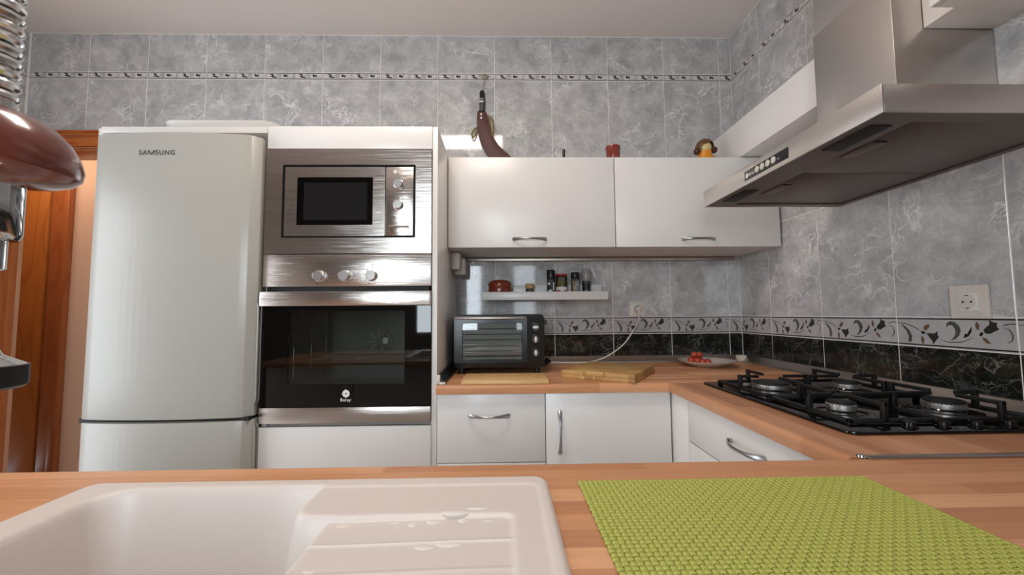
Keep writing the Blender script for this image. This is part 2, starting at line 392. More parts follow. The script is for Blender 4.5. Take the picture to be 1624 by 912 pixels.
# main planes
D = 2.086; XR = 1.227; XL = -2.445; YF = -1.30; ZCEIL = 1.478; ZF = -ZC; ZT = -.247; F = 1.477
# ------------------------------------------------------------------ room shell
struct('floor', MB().box(XL-.9, XR+.1, YF-.1, 3.0, ZF-.06, ZF), 'floor')
struct('ceiling', MB().box(XL-.1, XR+.1, YF-.1, D+.12, ZCEIL, ZCEIL+.08), 'ceiling')
wb = MB(); wb.box(-1.6, XR+.1, D+.001, D+.12, ZF, ZCEIL); wb.box(XL-.1, -1.6, D+.001, D+.12, .861, ZCEIL)
wall_back = struct('wall_back', wb, 'grout')
wall_right = struct('wall_right', MB().box(XR+.001, XR+.1, YF-.1, D+.001, ZF, ZCEIL), 'grout')
wl = MB(); wl.box(XL-.1, XL-.001, 1.13, 1.17, ZF, ZCEIL); wl.box(XL-.1, XL-.001, YF-.1, .32, ZF, ZCEIL); wl.box(XL-.1, XL-.001, .32, 1.13, .93, ZCEIL); wl.box(XL-.1, XL-.001, 1.17, D+.001, .90, ZCEIL)
wall_left = struct('wall_left', wl, 'grout')
wf = MB()   # window wall behind the camera, two openings
wf.box(XL-.1, -.92, YF-.12, YF, ZF, ZCEIL); wf.box(-.92, .45, YF-.12, YF, ZF, -.20); wf.box(-.92, .45, YF-.12, YF, .92, ZCEIL)
wf.box(-.28, .13, YF-.12, YF, -.20, .92); wf.box(.45, XR+.1, YF-.12, YF, ZF, ZCEIL)
struct('wall_front', wf, 'plain_wall')
for i, (a, b) in enumerate(((-.92, -.28), (.13, .45))):
    f = MB()
    for q in ((a, a+.022, -.20, .92), (b-.022, b, -.20, .92), (a, b, -.20, -.178), (a, b, .898, .92)): f.box(q[0], q[1], YF-.08, YF-.03, q[2], q[3], .003)
    wo = struct('window_%d' % (i+1), f, 'white_plastic')
    obj('pane', MB().box(a+.022, b-.022, YF-.056, YF-.052, -.178, .898), 'clear', wo)

dk = thing('unseen_dark_cupboard', 'unseen dark brown cupboard added behind the camera to darken reflections', 'cupboard', (.86, YF+.2, -ZC))  # unseen cupboard, added so the hood steel and oven glass reflect something dark
obj('body', MB().box(.50, 1.22, YF+.005, YF+.40, ZF, .95, .003), 'dark_brown', dk)
for a, b in ((.502, .858), (.862, 1.218)): obj('door', MB().box(a, b, YF+.401, YF+.42, ZF+.08, .945, .003), 'dark_brown', dk)

# tiles -------------------------------------------------------------
W0 = .30; J = .0013     # tile pitch, half joint
ROWS = [(1.271, 1.4765, 'tile'), (1.2325, 1.271, 'listel'), (.8160, 1.2325, 'tile'), (.3995, .8160, 'tile'), (-.0170, .3995, 'tile'), (-.104, -.017, 'border'), (-.252, -.104, 'tile_dark')]
def arc_poly(pts, wid):
    """crescent stroke through pts with widths"""
    L = []; Rr = []
    n = len(pts)
    for i, p in enumerate(pts):
        a = Vector(pts[max(i-1, 0)]); b = Vector(pts[min(i+1, n-1)]); d = (b-a).normalized(); q = Vector((-d.y, d.x))
        L.append(Vector(p)+q*wid[i]/2); Rr.append(Vector(p)-q*wid[i]/2)
    return [tuple(v) for v in L+Rr[::-1]]
# motif polygons in millimetres, u right, v down, tile 300 x 87
def mm(pts): return [((x-270)/698*300, (y-35)/172*87) for x, y in pts]
BORDER = [
    ('ink_black', arc_poly(mm([(272, 70), (330, 74), (390, 92), (450, 122)]), [1.2, 2.2, 2.2, 1.0])),
    ('ink_grey', mm([(300, 78), (335, 92), (362, 118), (376, 150), (368, 182), (358, 184), (346, 178), (352, 152), (340, 122), (318, 98)])),
    ('ink_brown', mm([(458, 112), (458, 92), (476, 78), (500, 78), (490, 98), (472, 112)])),
    ('ink_black', mm([(436, 120), (452, 116), (468, 124), (460, 134), (444, 132)])),
    ('ink_brown', mm([(446, 142), (458, 166), (452, 194), (438, 182), (434, 160)])),
    ('ink_green', mm([(474, 128), (500, 126), (524, 128), (548, 112), (544, 134), (552, 150), (538, 160), (528, 172), (514, 188), (508, 170), (492, 152)])),
    ('ink_grey', mm([(600, 92), (604, 68), (626, 56), (654, 62), (676, 82), (684, 106), (672, 134), (648, 154), (618, 162), (640, 144), (652, 122), (650, 98), (636, 80), (616, 78)])),
    ('ink_black', mm([(694, 144), (706, 120), (716, 124), (732, 100), (744, 82), (742, 110), (726, 132), (708, 142)])),
    ('ink_black', arc_poly(mm([(560, 160), (610, 172), (680, 168), (748, 142)]), [1.0, 2.2, 2.4, .8])),
    ('ink_brown', mm([(774, 54), (786, 78), (780, 104), (766, 92), (762, 74)])),
    ('ink_black', mm([(780, 122), (794, 108), (804, 114), (798, 128), (784, 132)])),
    ('ink_green', mm([(804, 100), (822, 82), (838, 70), (836, 46), (852, 58), (876, 62), (872, 80), (884, 94), (862, 104), (836, 118), (812, 116)])),
    ('ink_brown', mm([(796, 134), (818, 142), (838, 166), (816, 166), (800, 152)])),
    ('ink_black', arc_poly(mm([(900, 76), (925, 68), (966, 66)]), [1.0, 2.4, 2.0])),
    ('ink_grey', arc_poly(mm([(902, 86), (930, 94), (945, 120), (940, 145), (916, 160)]), [.8, 2.6, 3.6, 3.0, .8])),
]
LISTEL = []
for k in range(2):
    o_ = k*150
    LISTEL += [
        ('ink_black', [(o_+30, 8), (o_+42, 8), (o_+48, 14), (o_+44, 19), (o_+60, 24), (o_+64, 31), (o_+52, 29), (o_+34, 25), (o_+28, 22), (o_+38, 20), (o_+36, 14), (o_+28, 14)]),
        ('ink_black', arc_poly([(o_+52, 17), (o_+72, 13), (o_+92, 11)], [.5, 1.1, .5])),
        ('ink_black', [(o_+98, 21), (o_+98, 13), (o_+104, 8), (o_+109, 14), (o_+116, 14), (o_+111, 22), (o_+104, 24)]),
        ('ink_grey', [(o_+110, 24), (o_+118, 10), (o_+122, 12), (o_+116, 28)]),
        ('ink_black', arc_poly([(o_+117, 20), (o_+132, 27), (o_+150, 29), (o_+(150), 29.5)], [.5, 1.2, 1.4, 1.2])),
    ]
def tri_poly(bm, pts3, mi, want):
    vs = [bm.verts.new(p) for p in pts3]
    f = bm.faces.new(vs)
    f.normal_update()
    if f.normal.dot(want) < 0: f.normal_flip()
    f.material_index = mi
    return f
TILE_MESH = {}
def tile_mesh(kind, wd, ht, face, u0=0.0):
    """tile body with rounded arris, standing proud of the grout; face in 'back','right','left'. Local origin at centre."""
    key = (kind, round(wd, 4), round(ht, 4), face, round(u0, 3))
    if key in TILE_MESH: return TILE_MESH[key]
    bm = bmesh.new(); hw, hh = wd/2-J, ht/2-J; c = .0008; tdep = .005
    fr = [(-hw+c, -hh+c), (hw-c, -hh+c), (hw-c, hh-c), (-hw+c, hh-c)]; md = [(-hw, -hh), (hw, -hh), (hw, hh), (-hw, hh)]
    def P(u, v, n):    # u right as seen from the room, v up, n towards the room
        if face == 'back': return Vector((u, -n, v))
        if face == 'right': return Vector((-n, -u, v))
        return Vector((n, u, v))
    a = [bm.verts.new(P(u, v, 0)) for u, v in fr]; b = [bm.verts.new(P(u, v, -c)) for u, v in md]; d = [bm.verts.new(P(u, v, -tdep)) for u, v in md]
    bm.faces.new(a)
    for x, y in ((a, b), (b, d)):
        for i in range(4): bm.faces.new((x[i], x[(i+1) % 4], y[(i+1) % 4], y[i]))
    bmesh.ops.recalc_face_normals(bm, faces=bm.faces[:])
    if bm.faces[0].normal.dot(P(0, 0, 1)) < 0:
        for f in bm.faces: f.normal_flip()
    nm = P(0, 0, 1).normalized()
    mats = {'tile': ['tile'], 'tile_dark': ['tile_dark'], 'border': ['tile_border'], 'listel': ['tile_border']}[kind][:]
    def clip(poly, lo, hi):
        for side, lim in ((1, lo), (-1, hi)):
            out = []
            for i in range(len(poly)):
                p, q = poly[i], poly[(i+1) % len(poly)]; ip, iq = side*(p[0]-lim) >= 0, side*(q[0]-lim) >= 0
                if ip: out.append(p)
                if ip != iq:
                    t = (lim-p[0])/(q[0]-p[0]); out.append((lim, p[1]+(q[1]-p[1])*t))
            poly = out
            if not poly: return []
        return poly
    if kind in ('border', 'listel'):
        src = BORDER if kind == 'border' else LISTEL
        hmm = 87 if kind == 'border' else 38.5
        polys = []
        if kind == 'border':
            polys += [('ink_black', [(0, 3.6), (300, 3.6), (300, 7.2), (0, 7.2)]), ('ink_black', [(0, 79.6), (300, 79.6), (300, 83.2), (0, 83.2)])]
        else:
            polys += [('pale_tile', [(a0, 7), (a0+58, 7), (a0+58, 31.5), (a0, 31.5)]) for a0 in (8, 87, 158, 237)]
            polys += [('ink_black', [(0, 2.8), (300, 2.8), (300, 5.4), (0, 5.4)]), ('ink_black', [(0, 33.1), (300, 33.1), (300, 35.7), (0, 35.7)])]
        polys += src
        lev = 0
        for mt, poly in polys:
            pl = clip([tuple(p) for p in poly], u0+1.5, u0+wd*1000-1.5)
            if len(pl) < 3: continue
            if mt not in mats: mats.append(mt)
            h = .00012 if mt == 'pale_tile' else .00025
            pts = []
            for p in pl:
                if not pts or (Vector(p)-Vector(pts[-1])).length > 1e-4: pts.append(p)
            # triangulate through bmesh for concave outlines
            f = tri_poly(bm, [P((p[0]-u0)/1000-wd/2, ht/2-p[1]/hmm*ht, h) for p in pts], mats.index(mt), nm)
            r = bmesh.ops.triangulate(bm, faces=[f])
            for g in r['faces']:
                g.material_index = mats.index(mt); g.normal_update()
                if g.normal.dot(nm) < 0: g.normal_flip()
    me = bpy.data.meshes.new('tile'); bm.to_mesh(me); bm.free()
    for k in mats: me.materials.append(M[k])
    TILE_MESH[key] = me; return me
def put_tile(kind, wall, face, a0, a1, z0, z1, u0=0.0):
    me = tile_mesh(kind, a1-a0, z1-z0, face, u0)
    nm = 'tile' if kind in ('tile', 'tile_dark') else 'border_tile'
    o = bpy.data.objects.new(nm, me); COL.objects.link(o); o.parent = wall
    c, z = (a0+a1)/2, (z0+z1)/2+ZC
    P = {'back': Vector((c, D, z)), 'right': Vector((XR, c, z)), 'left': Vector((XL, c, z))}[face]
    o.location = P-WO[wall.name]
# back wall
k = -10
while True:
    a = .5618+k*W0; b = a+W0
    if a > XR-.01: break
    a2, b2 = max(a, XL), min(b, XR)
    for z0, z1, kind in ROWS:
        zz0 = z0
        if a2 < -1.6:
            if z1 <= .96: continue
            zz0 = max(z0, .951)
        if b2 < -.24 and z1 < .6: continue       # behind the fridge and the oven column
        put_tile(kind, wall_back, 'back', a2, b2, zz0, z1, (a2-a)*1000)
    k += 1
# right wall: columns counted from the corner towards the camera
seams = [D]+[1.8544-n*W0 for n in range(11)]
for i in range(len(seams)-1):
    y1, y0 = seams[i], seams[i+1]
    if y0 < YF: break
    for z0, z1, kind in ROWS:
        off = 300-(y1-y0)*1000 if i == 0 else 0
        put_tile(kind, wall_right, 'right', y0, y1, z0, z1, max(off, 0))
for n in range(11):
    y1 = D-n*W0; y0 = y1-W0
    if y0 < YF: break
    for z0, z1, kind in ROWS[:3]:
        put_tile(kind, wall_left, 'left', y0, y1, max(z0, .951) if y1 > .1 else z0, z1)

# doorway at the left and the corridor seen through it
hd = obj('door_1', MB().box(XL+.001, -1.60, D-.016, D-.001, .866, .951, .004).box(XL+.001, -1.6, D-.022, D-.001, .938, .951, .003), 'head_wood'); hd['kind'] = 'structure'
obj('lining', MB().box(XL+.001, -1.62, D+.0, D+.13, .849, .8665, .002), 'frame_wood', hd)
obj('jamb', MB().box(-1.625, -1.6, D-.01, D+.13, ZF, .849, .002), 'frame_wood', hd)
YC = 2.60; kc = YC/D
cw = struct('wall_corridor', MB().box(-3.6, -1.2, YC, YC+.1, ZF, 1.3), 'beige')
struct('wall_corridor_end', MB().box(-3.6, -3.5, D+.12, YC, ZF, 1.3), 'beige')
struct('ceiling_corridor', MB().box(-3.6, -1.2, D+.12, YC, 1.2, 1.3), 'ceiling')
struct('wall_corridor_side', MB().box(-1.3, -1.2, D+.12, YC, ZF, 1.2), 'beige')
struct('wall_corridor_return', MB().box(-3.6, XL-.1, D+.0, D+.12, ZF, 1.2), 'beige')
d2 = obj('door_2', MB().box(-2.805, -2.695, YC-.03, YC, ZF, 1.06, .004).box(-2.74, -2.695, YC-.036, YC-.03, ZF, 1.06, .002), 'frame_wood'); d2['kind'] = 'structure'
obj('stile', MB().box(-3.06, -2.83, YC-.022, YC-.001, ZF, 1.0, .004), 'door_wood', d2)
obj('raised_panel', MB().box(-3.45, -3.08, YC-.016, YC-.001, ZF+.2, .9, .008), 'door_wood', d2)
# pine casing on the left wall beside the corner
d3 = obj('door_3', MB().box(XL-.02, XL+.014, D-.075, D-.002, ZF, .951, .005).box(XL-.02, XL+.022, D-.03, D-.002, ZF, .951, .004).box(XL-.02, XL+.014, 1.17, D-.075, .87, .951, .004), 'frame_wood'); d3['kind'] = 'structure'
obj('door_leaf', MB().box(XL-.045, XL-.008, 1.22, D-.08, ZF+.01, .87, .003), 'door_wood', d3)
obj('raised_panel', MB().box(XL-.012, XL+.002, 1.32, D-.2, ZF+.2, -.3, .006), 'door_wood', d3)
obj('raised_panel', MB().box(XL-.012, XL+.002, 1.32, D-.2, -.15, .75, .006), 'door_wood', d3)
obj('jamb', MB().box(XL-.03, XL+.014, 1.17, 1.22, ZF, .87, .004), 'frame_wood', d3)

# ceiling lamp (its reflection shows in the wall tiles)
lp = thing('ceiling_lamp', 'flat rectangular ceiling lamp above the middle of the kitchen', 'lamp', (-.28, .83, 1.44))
lm_ = MB()
for q in ((-.575, -.565, .68, .98), (.005, .015, .68, .98), (-.575, .015, .68, .69), (-.575, .015, .97, .98)): lm_.box(*q, 1.434, 1.478)
lm_.box(-.575, .015, .68, .98, 1.444, 1.478)
obj('housing', lm_, 'lamp', lp)

# ------------------------------------------------------------------ bow handles
def handle(name, c, u, n, L, parent, bulge=.026):
    """satin bow handle: broad flat ends, narrow bowed middle. c centre on the front, u long axis, n outwards"""
    c, u, n = Vector(c), Vector(u), Vector(n); wv = u.cross(n); mb = MB(); t = bmesh.new(); rings = []
    K = 22
    for i in range(K+1):
        s_ = -1+2*i/K; a = abs(s_)
        wid = .0042+.0062*a**2.2; th = .0028+.0016*(1-a)
        if a > .9: wid *= math.sqrt(max(0.05, 1-((a-.9)/.1)**2*.9))
        off = bulge*(1-a**2.4)+.004
        tw = .5*math.sin(s_*PI*.5)
        ctr = c+u*(s_*L/2)+n*off
        ring = []
        for k in range(10):
            an = 2*PI*k/10; x, y = wid*math.cos(an), th*math.sin(an)
            ring.append(t.verts.new(ctr+wv*(x*math.cos(tw)-y*math.sin(tw))+n*(x*math.sin(tw)*.5+y*math.cos(tw))))
        rings.append(ring)
    for a_, b_ in zip(rings, rings[1:]):
        for k in range(10): t.faces.new((a_[k], a_[(k+1) % 10], b_[(k+1) % 10], b_[k]))
    t.faces.new(rings[0][::-1]); t.faces.new(rings[-1]); bmesh.ops.recalc_face_normals(t, faces=t.faces[:])
    mb._merge(t, 'satin')
    for s_ in (-1, 1): mb.cyl(c+u*(s_*L*.45), c+u*(s_*L*.45)+n*.008, .006, .006, 12, 'satin')
    return obj(name, mb, None, parent)

# ------------------------------------------------------------------ fridge and its housing
fr = thing('fridge', 'tall off-white fridge freezer left of the oven column', 'fridge', (-1.157, 1.75, -ZC))
FX0, FX1 = -1.452, -.868
obj('cabinet_body', MB().box(FX0+.004, FX1-.004, 1.50, 2.07, ZF+.02, .640, .004), 'fridge', fr)
def fridge_door(name, z0, z1):
    n = 24; poly = []
    for i in range(n+1):
        s_ = -1+2*i/n; x = (FX0+FX1)/2+s_*(FX1-FX0)/2; a = abs(s_)
        y = 1.415+.028*a**2.2+(.022*((a-.88)/.12)**2 if a > .88 else 0)
        poly.append((x, y))
    poly += [(FX1, 1.495), (FX0, 1.495)]
    return obj(name, MB().prism(poly, (0, 0, z0), (1, 0, 0), (0, 1, 0), z1-z0, None, .003), 'fridge', fr)
ud = fridge_door('upper_door', -.3445, .645)
ld = fridge_door('lower_door', ZF+.08, -.3555)
obj('door_gap', MB().box(FX0+.01, FX1-.006, 1.445, 1.50, -.357, -.343), 'black_rim', fr)
for z0, z1, dd in ((-.30, .045, ud), (-.66, -.375, ld)):
    g = MB(); xx = FX1
    g.tube([(xx-.001, 1.464, z0), (xx+.003, 1.464, z0+.012), (xx+.003, 1.464, z1-.012), (xx-.001, 1.464, z1)], .0035, 8)
    g.tube([(xx-.001, 1.486, z0), (xx+.003, 1.486, z0+.012), (xx+.003, 1.486, z1-.012), (xx-.001, 1.486, z1)], .0035, 8)
    obj('grip', g, 'fridge', dd)
lettering('lettering', 'SA   SUNG', .0228, (-1.2, 1.4142, .570), (1, 0, 0), (0, 0, 1), 'print_dark', ud, .0005)
sd = thing('fridge_surround', 'white side panel and top board framing the fridge', 'cabinet', (-1.157, 1.8, -ZC))
obj('side_panel', MB().box(-1.478, -1.457, 1.49, 2.08, ZF, .692, .001), 'white_lam', sd)
obj('top_board', MB().box(-1.457, -.861, 1.478, 2.08, .670, .693, .001), 'white_lam', sd)
# white tray on top
tr = MB(); t = bmesh.new()
def tray_ring(inset, z): return [(p[0], p[1], z) for p in rrect(-1.268+inset, -.835-inset, 1.485+inset, 1.79-inset, .06-inset*.4, 8)]
rs = [tray_ring(.02, .694), tray_ring(.006, .706), tray_ring(0, .7215), tray_ring(.004, .7225), tray_ring(.010, .708), tray_ring(.024, .698)]
vr = [[t.verts.new(p) for p in r] for r in rs]
for a_, b_ in zip(vr, vr[1:]):
    n = len(a_)
    for i in range(n): t.faces.new((a_[i], a_[(i+1) % n], b_[(i+1) % n], b_[i]))
t.faces.new(vr[0]); t.faces.new(vr[-1]); bmesh.ops.recalc_face_normals(t, faces=t.faces[:]); tr._merge(t, 'white_plastic')
tag(obj('tray', tr), 'shallow white plastic tray lying on the board above the fridge', 'tray')

# ------------------------------------------------------------------ oven column
OX0, OX1 = -.858, -.258
tc_ = thing('oven_cabinet', 'tall white cabinet column housing microwave and oven', 'cabinet', (-.55, 1.8, -ZC))
obj('side_panel', MB().box(-.257, -.238, 1.482, 2.08, ZF, .696, .0008), 'white', tc_)
obj('side_panel', MB().box(-.860, -.842, 1.50, 2.08, ZF, .695, .0008), 'white_lam', tc_)
obj('top_panel', MB().box(-.842, -.2575, 1.50, 2.08, .677, .695), 'white_lam', tc_)
obj('filler_front', MB().box(OX0, OX1, 1.478, 1.498, .6115, .696, .001), 'white', tc_)
obj('back_panel', MB().box(-.842, -.2575, 2.06, 2.08, ZF, .677), 'white_lam', tc_)
obj('shelf', MB().box(-.842, -.2575, 1.52, 2.06, -.40, -.385), 'white_lam', tc_)
obj('shelf', MB().box(-.842, -.2575, 1.52, 2.06, .205, .218), 'white_lam', tc_)
obj('door', MB().box(OX0, OX1, 1.478, 1.498, -1.02, -.389, .001), 'white', tc_)
# microwave
mw = thing('microwave', 'built-in steel microwave above the oven', 'microwave', (-.558, 1.5, .2185))
fr_ = MB(); P0 = (OX0+.001, OX1-.001, .2225, .6095); I0 = (-.797, -.317, .280, .549)
def frame(mb, o_, i_, y0, y1, mat, bev=.0015):
    mb.box(o_[0], i_[0], y0, y1, o_[2], o_[3], bev, mat); mb.box(i_[1], o_[1], y0, y1, o_[2], o_[3], bev, mat)
    mb.box(i_[0]-.002, i_[1]+.002, y0+.0002, y1, i_[3], o_[3], bev, mat); mb.box(i_[0]-.002, i_[1]+.002, y0+.0002, y1, o_[2], i_[2], bev, mat)
# frame as one bevelled plate with a rounded opening
def plate_with_hole(o_, i_, ro, ri, y0, y1):
    t = bmesh.new(); n = 6
    A = rrect(o_[0], o_[1], o_[2], o_[3], ro, n); Bq = rrect(i_[0], i_[1], i_[2], i_[3], ri, n)
    def ring(P, y): return [t.verts.new((p[0], y, p[1])) for p in P]
    a0, b0, a1, b1 = ring(A, y0), ring(Bq, y0), ring(A, y1), ring(Bq, y1); k_ = len(A)
    for i in range(k_):
        j = (i+1) % k_
        for x, y in ((a0, b0), (b0, b1), (b1, a1), (a1, a0)): t.faces.new((x[i], x[j], y[j], y[i]))
    bmesh.ops.recalc_face_normals(t, faces=t.faces[:]); return t
fm = MB(); fm._merge(plate_with_hole(P0, I0, .002, .004, 1.472, 1.495), 'steel'); obj('trim_frame', fm, None, mw)
obj('housing', MB().box(-.80, -.315, 1.4905, 1.95, .275, .553), 'black_rim', mw)
dm = MB(); dm._merge(plate_with_hole((-.789, -.4275, .287, .541), (-.745, -.472, .327, .503), .004, .003, 1.474, 1.489), 'steel')
md = obj('door', dm, None, mw)
obj('window', MB().box(-.7455, -.4715, 1.4775, 1.489, .3265, .5035), 'black_glass', md)
obj('mesh_screen', MB().box(-.722, -.494, 1.4771, 1.4774, .346, .484), 'display', md)
mp_ = obj('control_panel', MB().box(-.4255, -.325, 1.474, 1.489, .287, .541, .002), 'steel', mw)
def knob(c, r, dep, parent, mat='knob_metal', ax='-Y'):
    mb = MB(); mb.lathe(c, [(r*1.12, 0), (r*1.12, .002), (r, .003), (r*.96, dep-.0015), (r*.88, dep), (0, dep)], ax, 28, mat)
    return obj('knob', mb, None, parent)
for z in (.4765, .3995):
    kb = knob((-.3785, 1.474, z), .0165, .018, mp_)
    mk = MB()
    for j in range(7):
        an = PI*(.5-j/6.5*1.15); mk.box(-.3785+.0255*math.cos(an)-.001, -.3785+.0255*math.cos(an)+.001, 1.4735, 1.4741, z+.0255*math.sin(an)-.001, z+.0255*math.sin(an)+.001)
    obj('dial_marks', mk, 'print_dark', mp_)
obj('door_button', MB().box(-.414, -.340, 1.4715, 1.476, .297, .3255, .0015), 'steel', mp_)
def emblem(c, s_, parent, mat, u=(1, 0, 0), word=True):
    u = Vector(u); v = Vector((0, 0, 1)); n = 20; mb = MB(); t = bmesh.new(); nn = u.cross(v); c = Vector(c)+nn*.0003
    outer = []; inner = []
    for i in range(n):
        a = 2*PI*i/n; r = s_*(1+.07*abs(math.sin(3.5*a)))
        outer.append(t.verts.new(c+u*r*math.cos(a)+v*r*math.sin(a))); inner.append(t.verts.new(c+u*s_*.2*math.cos(a)+v*s_*.24*math.sin(a)))
    for i in range(n): t.faces.new((outer[i], outer[(i+1) % n], inner[(i+1) % n], inner[i]))
    for pts in (((-.35, .85), (-.1, .95), (-.22, 1.5)), ((-.95, .1), (-.85, -.3), (-1.3, -.1))):
        t.faces.new([t.verts.new(c+u*s_*p[0]+v*s_*p[1]) for p in pts])
    bmesh.ops.recalc_face_normals(t, faces=t.faces[:]); mb._merge(t, mat); return obj('emblem', mb, None, parent)
emblem((-.391, 1.4738, .524), .0068, mp_, 'label_white')
lettering('lettering', 'Balay', .0135, (-.3635, 1.4738, .524), (1, 0, 0), (0, 0, 1), 'label_white', mp_, .0003)
# oven
ov = thing('oven', 'built-in steel and black glass oven under the microwave', 'oven', (-.558, 1.5, -.383))
cp = obj('control_panel', MB().box(OX0+.001, OX1-.001, 1.472, 1.495, .104, .2195, .002), 'steel', ov)
obj('vent_gap', MB().box(OX0+.01, OX1-.01, 1.484, 1.52, .086, .105), 'black_rim', ov)
for x in (-.655, -.5645, -.4695):
    knob((x, 1.472, .1415), .0185, .024, cp)
    mk = MB()
    for j in range(9):
        an = 2*PI*j/9+PI/2; mk.box(x+.029*math.cos(an)-.0016, x+.029*math.cos(an)+.0016, 1.4715, 1.4721, .1415+.029*math.sin(an)-.0016, .1415+.029*math.sin(an)+.0016)
    mk.box(x-.0012, x+.0012, 1.4715, 1.4721, .176, .184)
    obj('dial_marks', mk, 'print_dark', cp)
od = MB(); od._merge(plate_with_hole((OX0+.001, OX1-.001, -.3205, .034), (-.763, -.352, -.243, .0165), .002, .006, 1.474, 1.484), 'black_glass')
odo = obj('door', od, None, ov)
obj('window', MB().box(-.764, -.351, 1.4752, 1.4835, -.244, .0175), 'oven_glass', odo)
hp = MB().box(OX0, OX1, 1.455, 1.482, .034, .087, .004); obj('handle', hp, 'steel', odo)
obj('bottom_strip', MB().box(OX0+.001, OX1-.001, 1.472, 1.49, -.376, -.3215, .0015), 'steel', ov)
emblem((-.5555, 1.4739, -.2745), .0125, odo, 'label_white')
lettering('lettering', 'Balay', .0150, (-.5565, 1.4739, -.2965), (1, 0, 0), (0, 0, 1), 'label_white', odo, .0003)
cv = MB()   # cavity
cv.box(-.80, -.79, 1.49, 1.92, -.30, .06); cv.box(-.326, -.316, 1.49, 1.92, -.30, .06)
cv.box(-.80, -.316, 1.49, 1.93, -.30, -.29); cv.box(-.80, -.316, 1.49, 1.93, .05, .06); cv.box(-.80, -.316, 1.92, 1.93, -.30, .06)
obj('cavity', cv, 'enamel', ov)
rk = MB(); z = -.178
rk.tube([(-.785, 1.53, z), (-.331, 1.53, z), (-.331, 1.90, z), (-.785, 1.90, z)], .0028, 6, 'chrome', closed=True)
for i in range(22): x = -.775+i*.0205; rk.cyl((x, 1.53, z+.001), (x, 1.90, z+.001), .0013, None, 5, 'chrome')
obj('rack', rk, None, ov)
fn = MB().lathe((-.575, 1.919, -.12), [(.062, 0), (.062, .006), (.055, .006), (.055, .002)], '-Y', 28, 'enamel')
for i in range(8):
    an = 2*PI*i/8; fn.cyl((-.575+.018*math.cos(an), 1.913, -.12+.018*math.sin(an)), (-.575+.056*math.cos(an), 1.913, -.12+.056*math.sin(an)), .002, None, 5, 'satin')
obj('fan_grille', fn, None, ov)
obj('oven_lamp', MB().box(-.556, -.53, 1.904, 1.912, -.130, -.102, .003), 'label_white', ov)
sr = MB()
for y in (1.56, 1.70, 1.84):
    sr.cyl((-.785, y, -.27), (-.785, y, .03), .002, None, 6)
    for zz in (-.24, -.178, -.12, -.06, 0): sr.cyl((-.785, y, zz), (-.775, y+.04, zz), .0018, None, 5)
obj('side_rack', sr, 'chrome', ov)
# little white alarm box on the side panel
jb = thing('wall_box', 'small cream plastic box under the wall cupboard on the oven column side', 'junction box', (-.215, 1.92, .19))
obj('case', MB().box(-.2375, -.196, 1.86, 1.93, .205, .285, .008), 'ivory', jb)
obj('cover', MB().box(-.2375, -.178, 1.935, 2.0, .188, .272, .012), 'ivory', jb)

# ------------------------------------------------------------------ wall cupboards
WY = 1.745; WZ0, WZ1 = .2885, .6845
def wall_cupboard(x0, x1, label):
    c = thing('wall_cupboard', label, 'cupboard', ((x0+x1)/2, 1.9, WZ0), 'white flap-door cupboards on the back wall')
    b = MB(); b.box(x0, x0+.016, WY+.019, D-.004, WZ0, WZ1-.002); b.box(x1-.016, x1, WY+.019, D-.004, WZ0, WZ1-.002)
    b.box(x0+.016, x1-.016, WY+.019, D-.004, WZ0, WZ0+.016); b.box(x0+.016, x1-.016, WY+.019, D-.004, WZ1-.018, WZ1-.002)
    b.box(x0+.016, x1-.016, D-.012, D-.004, WZ0+.016, WZ1-.018)
    obj('carcass', b, 'white_lam', c)
    dr = obj('door', MB().box(x0+.0015, x1-.0015, WY, WY+.018, WZ0-.001, WZ1, .0012), 'white', c)
    return c, dr
c1, dr1 = wall_cupboard(-.2365, .4895, 'white gloss wall cupboard right beside the oven column')
handle('handle', (.115, WY, .322), (1, 0, 0), (0, -1, 0), .15, dr1)
c2, dr2 = wall_cupboard(.4905, 1.2165, 'white gloss wall cupboard reaching behind the hood to the corner')
handle('handle', (.850, WY, .320), (1, 0, 0), (0, -1, 0), .15, dr2)
tag(obj('cupboard_rail', MB().box(-.236, 1.19, D-.03, D-.001, .268, .287, .004), 'alu'), 'slim metal strip along the wall under the white wall cupboards', 'rail')
# boxed duct along the right wall
dc = MB().box(1.052, XR-.001, 1.205, D-.001, .688, .852, .001)
tag(obj('duct_boxing', dc, 'white'), 'long white boxed duct running from the chimney to the back wall', 'duct cover')

# ------------------------------------------------------------------ hood
hd_ = thing('cooker_hood', 'large stainless steel chimney hood over the hob', 'hood', (.98, 1.09, .38))
HX0, HX1, HY0, HY1, HZ0, HZ1 = .727, XR-.002, .742, 1.44, .380, .4365
rim = MB(); rim.box(HX0, HX0+.004, HY0, HY1, HZ0, HZ1, .0008); rim.box(HX0+.004, HX1, HY0, HY0+.004, HZ0, HZ1, .0008); rim.box(HX0+.004, HX1, HY1-.004, HY1, HZ0, HZ1, .0008)
rim.box(HX0+.004, HX1, HY0+.004, HY1-.004, HZ1-.004, HZ1)
obj('canopy', rim, 'steel_v', hd_)
ub = MB(); ub.box(HX0+.004, HX0+.10, HY0+.004, HY1-.004, HZ0+.002, HZ0+.006); ub.box(HX0+.10, HX1, HY0+.004, HY0+.045, HZ0+.002, HZ0+.006)
ub.box(HX1-.02, HX1, HY0+.045, HY1-.004, HZ0+.002, HZ0+.006); ub.box(HX0+.10, HX1-.02, HY1-.03, HY1-.004, HZ0+.002, HZ0+.006)
obj('underside', ub, 'steel_dark', hd_)
fy = [(HY0+.047, (HY0+HY1)/2+.005), ((HY0+HY1)/2+.009, HY1-.032)]
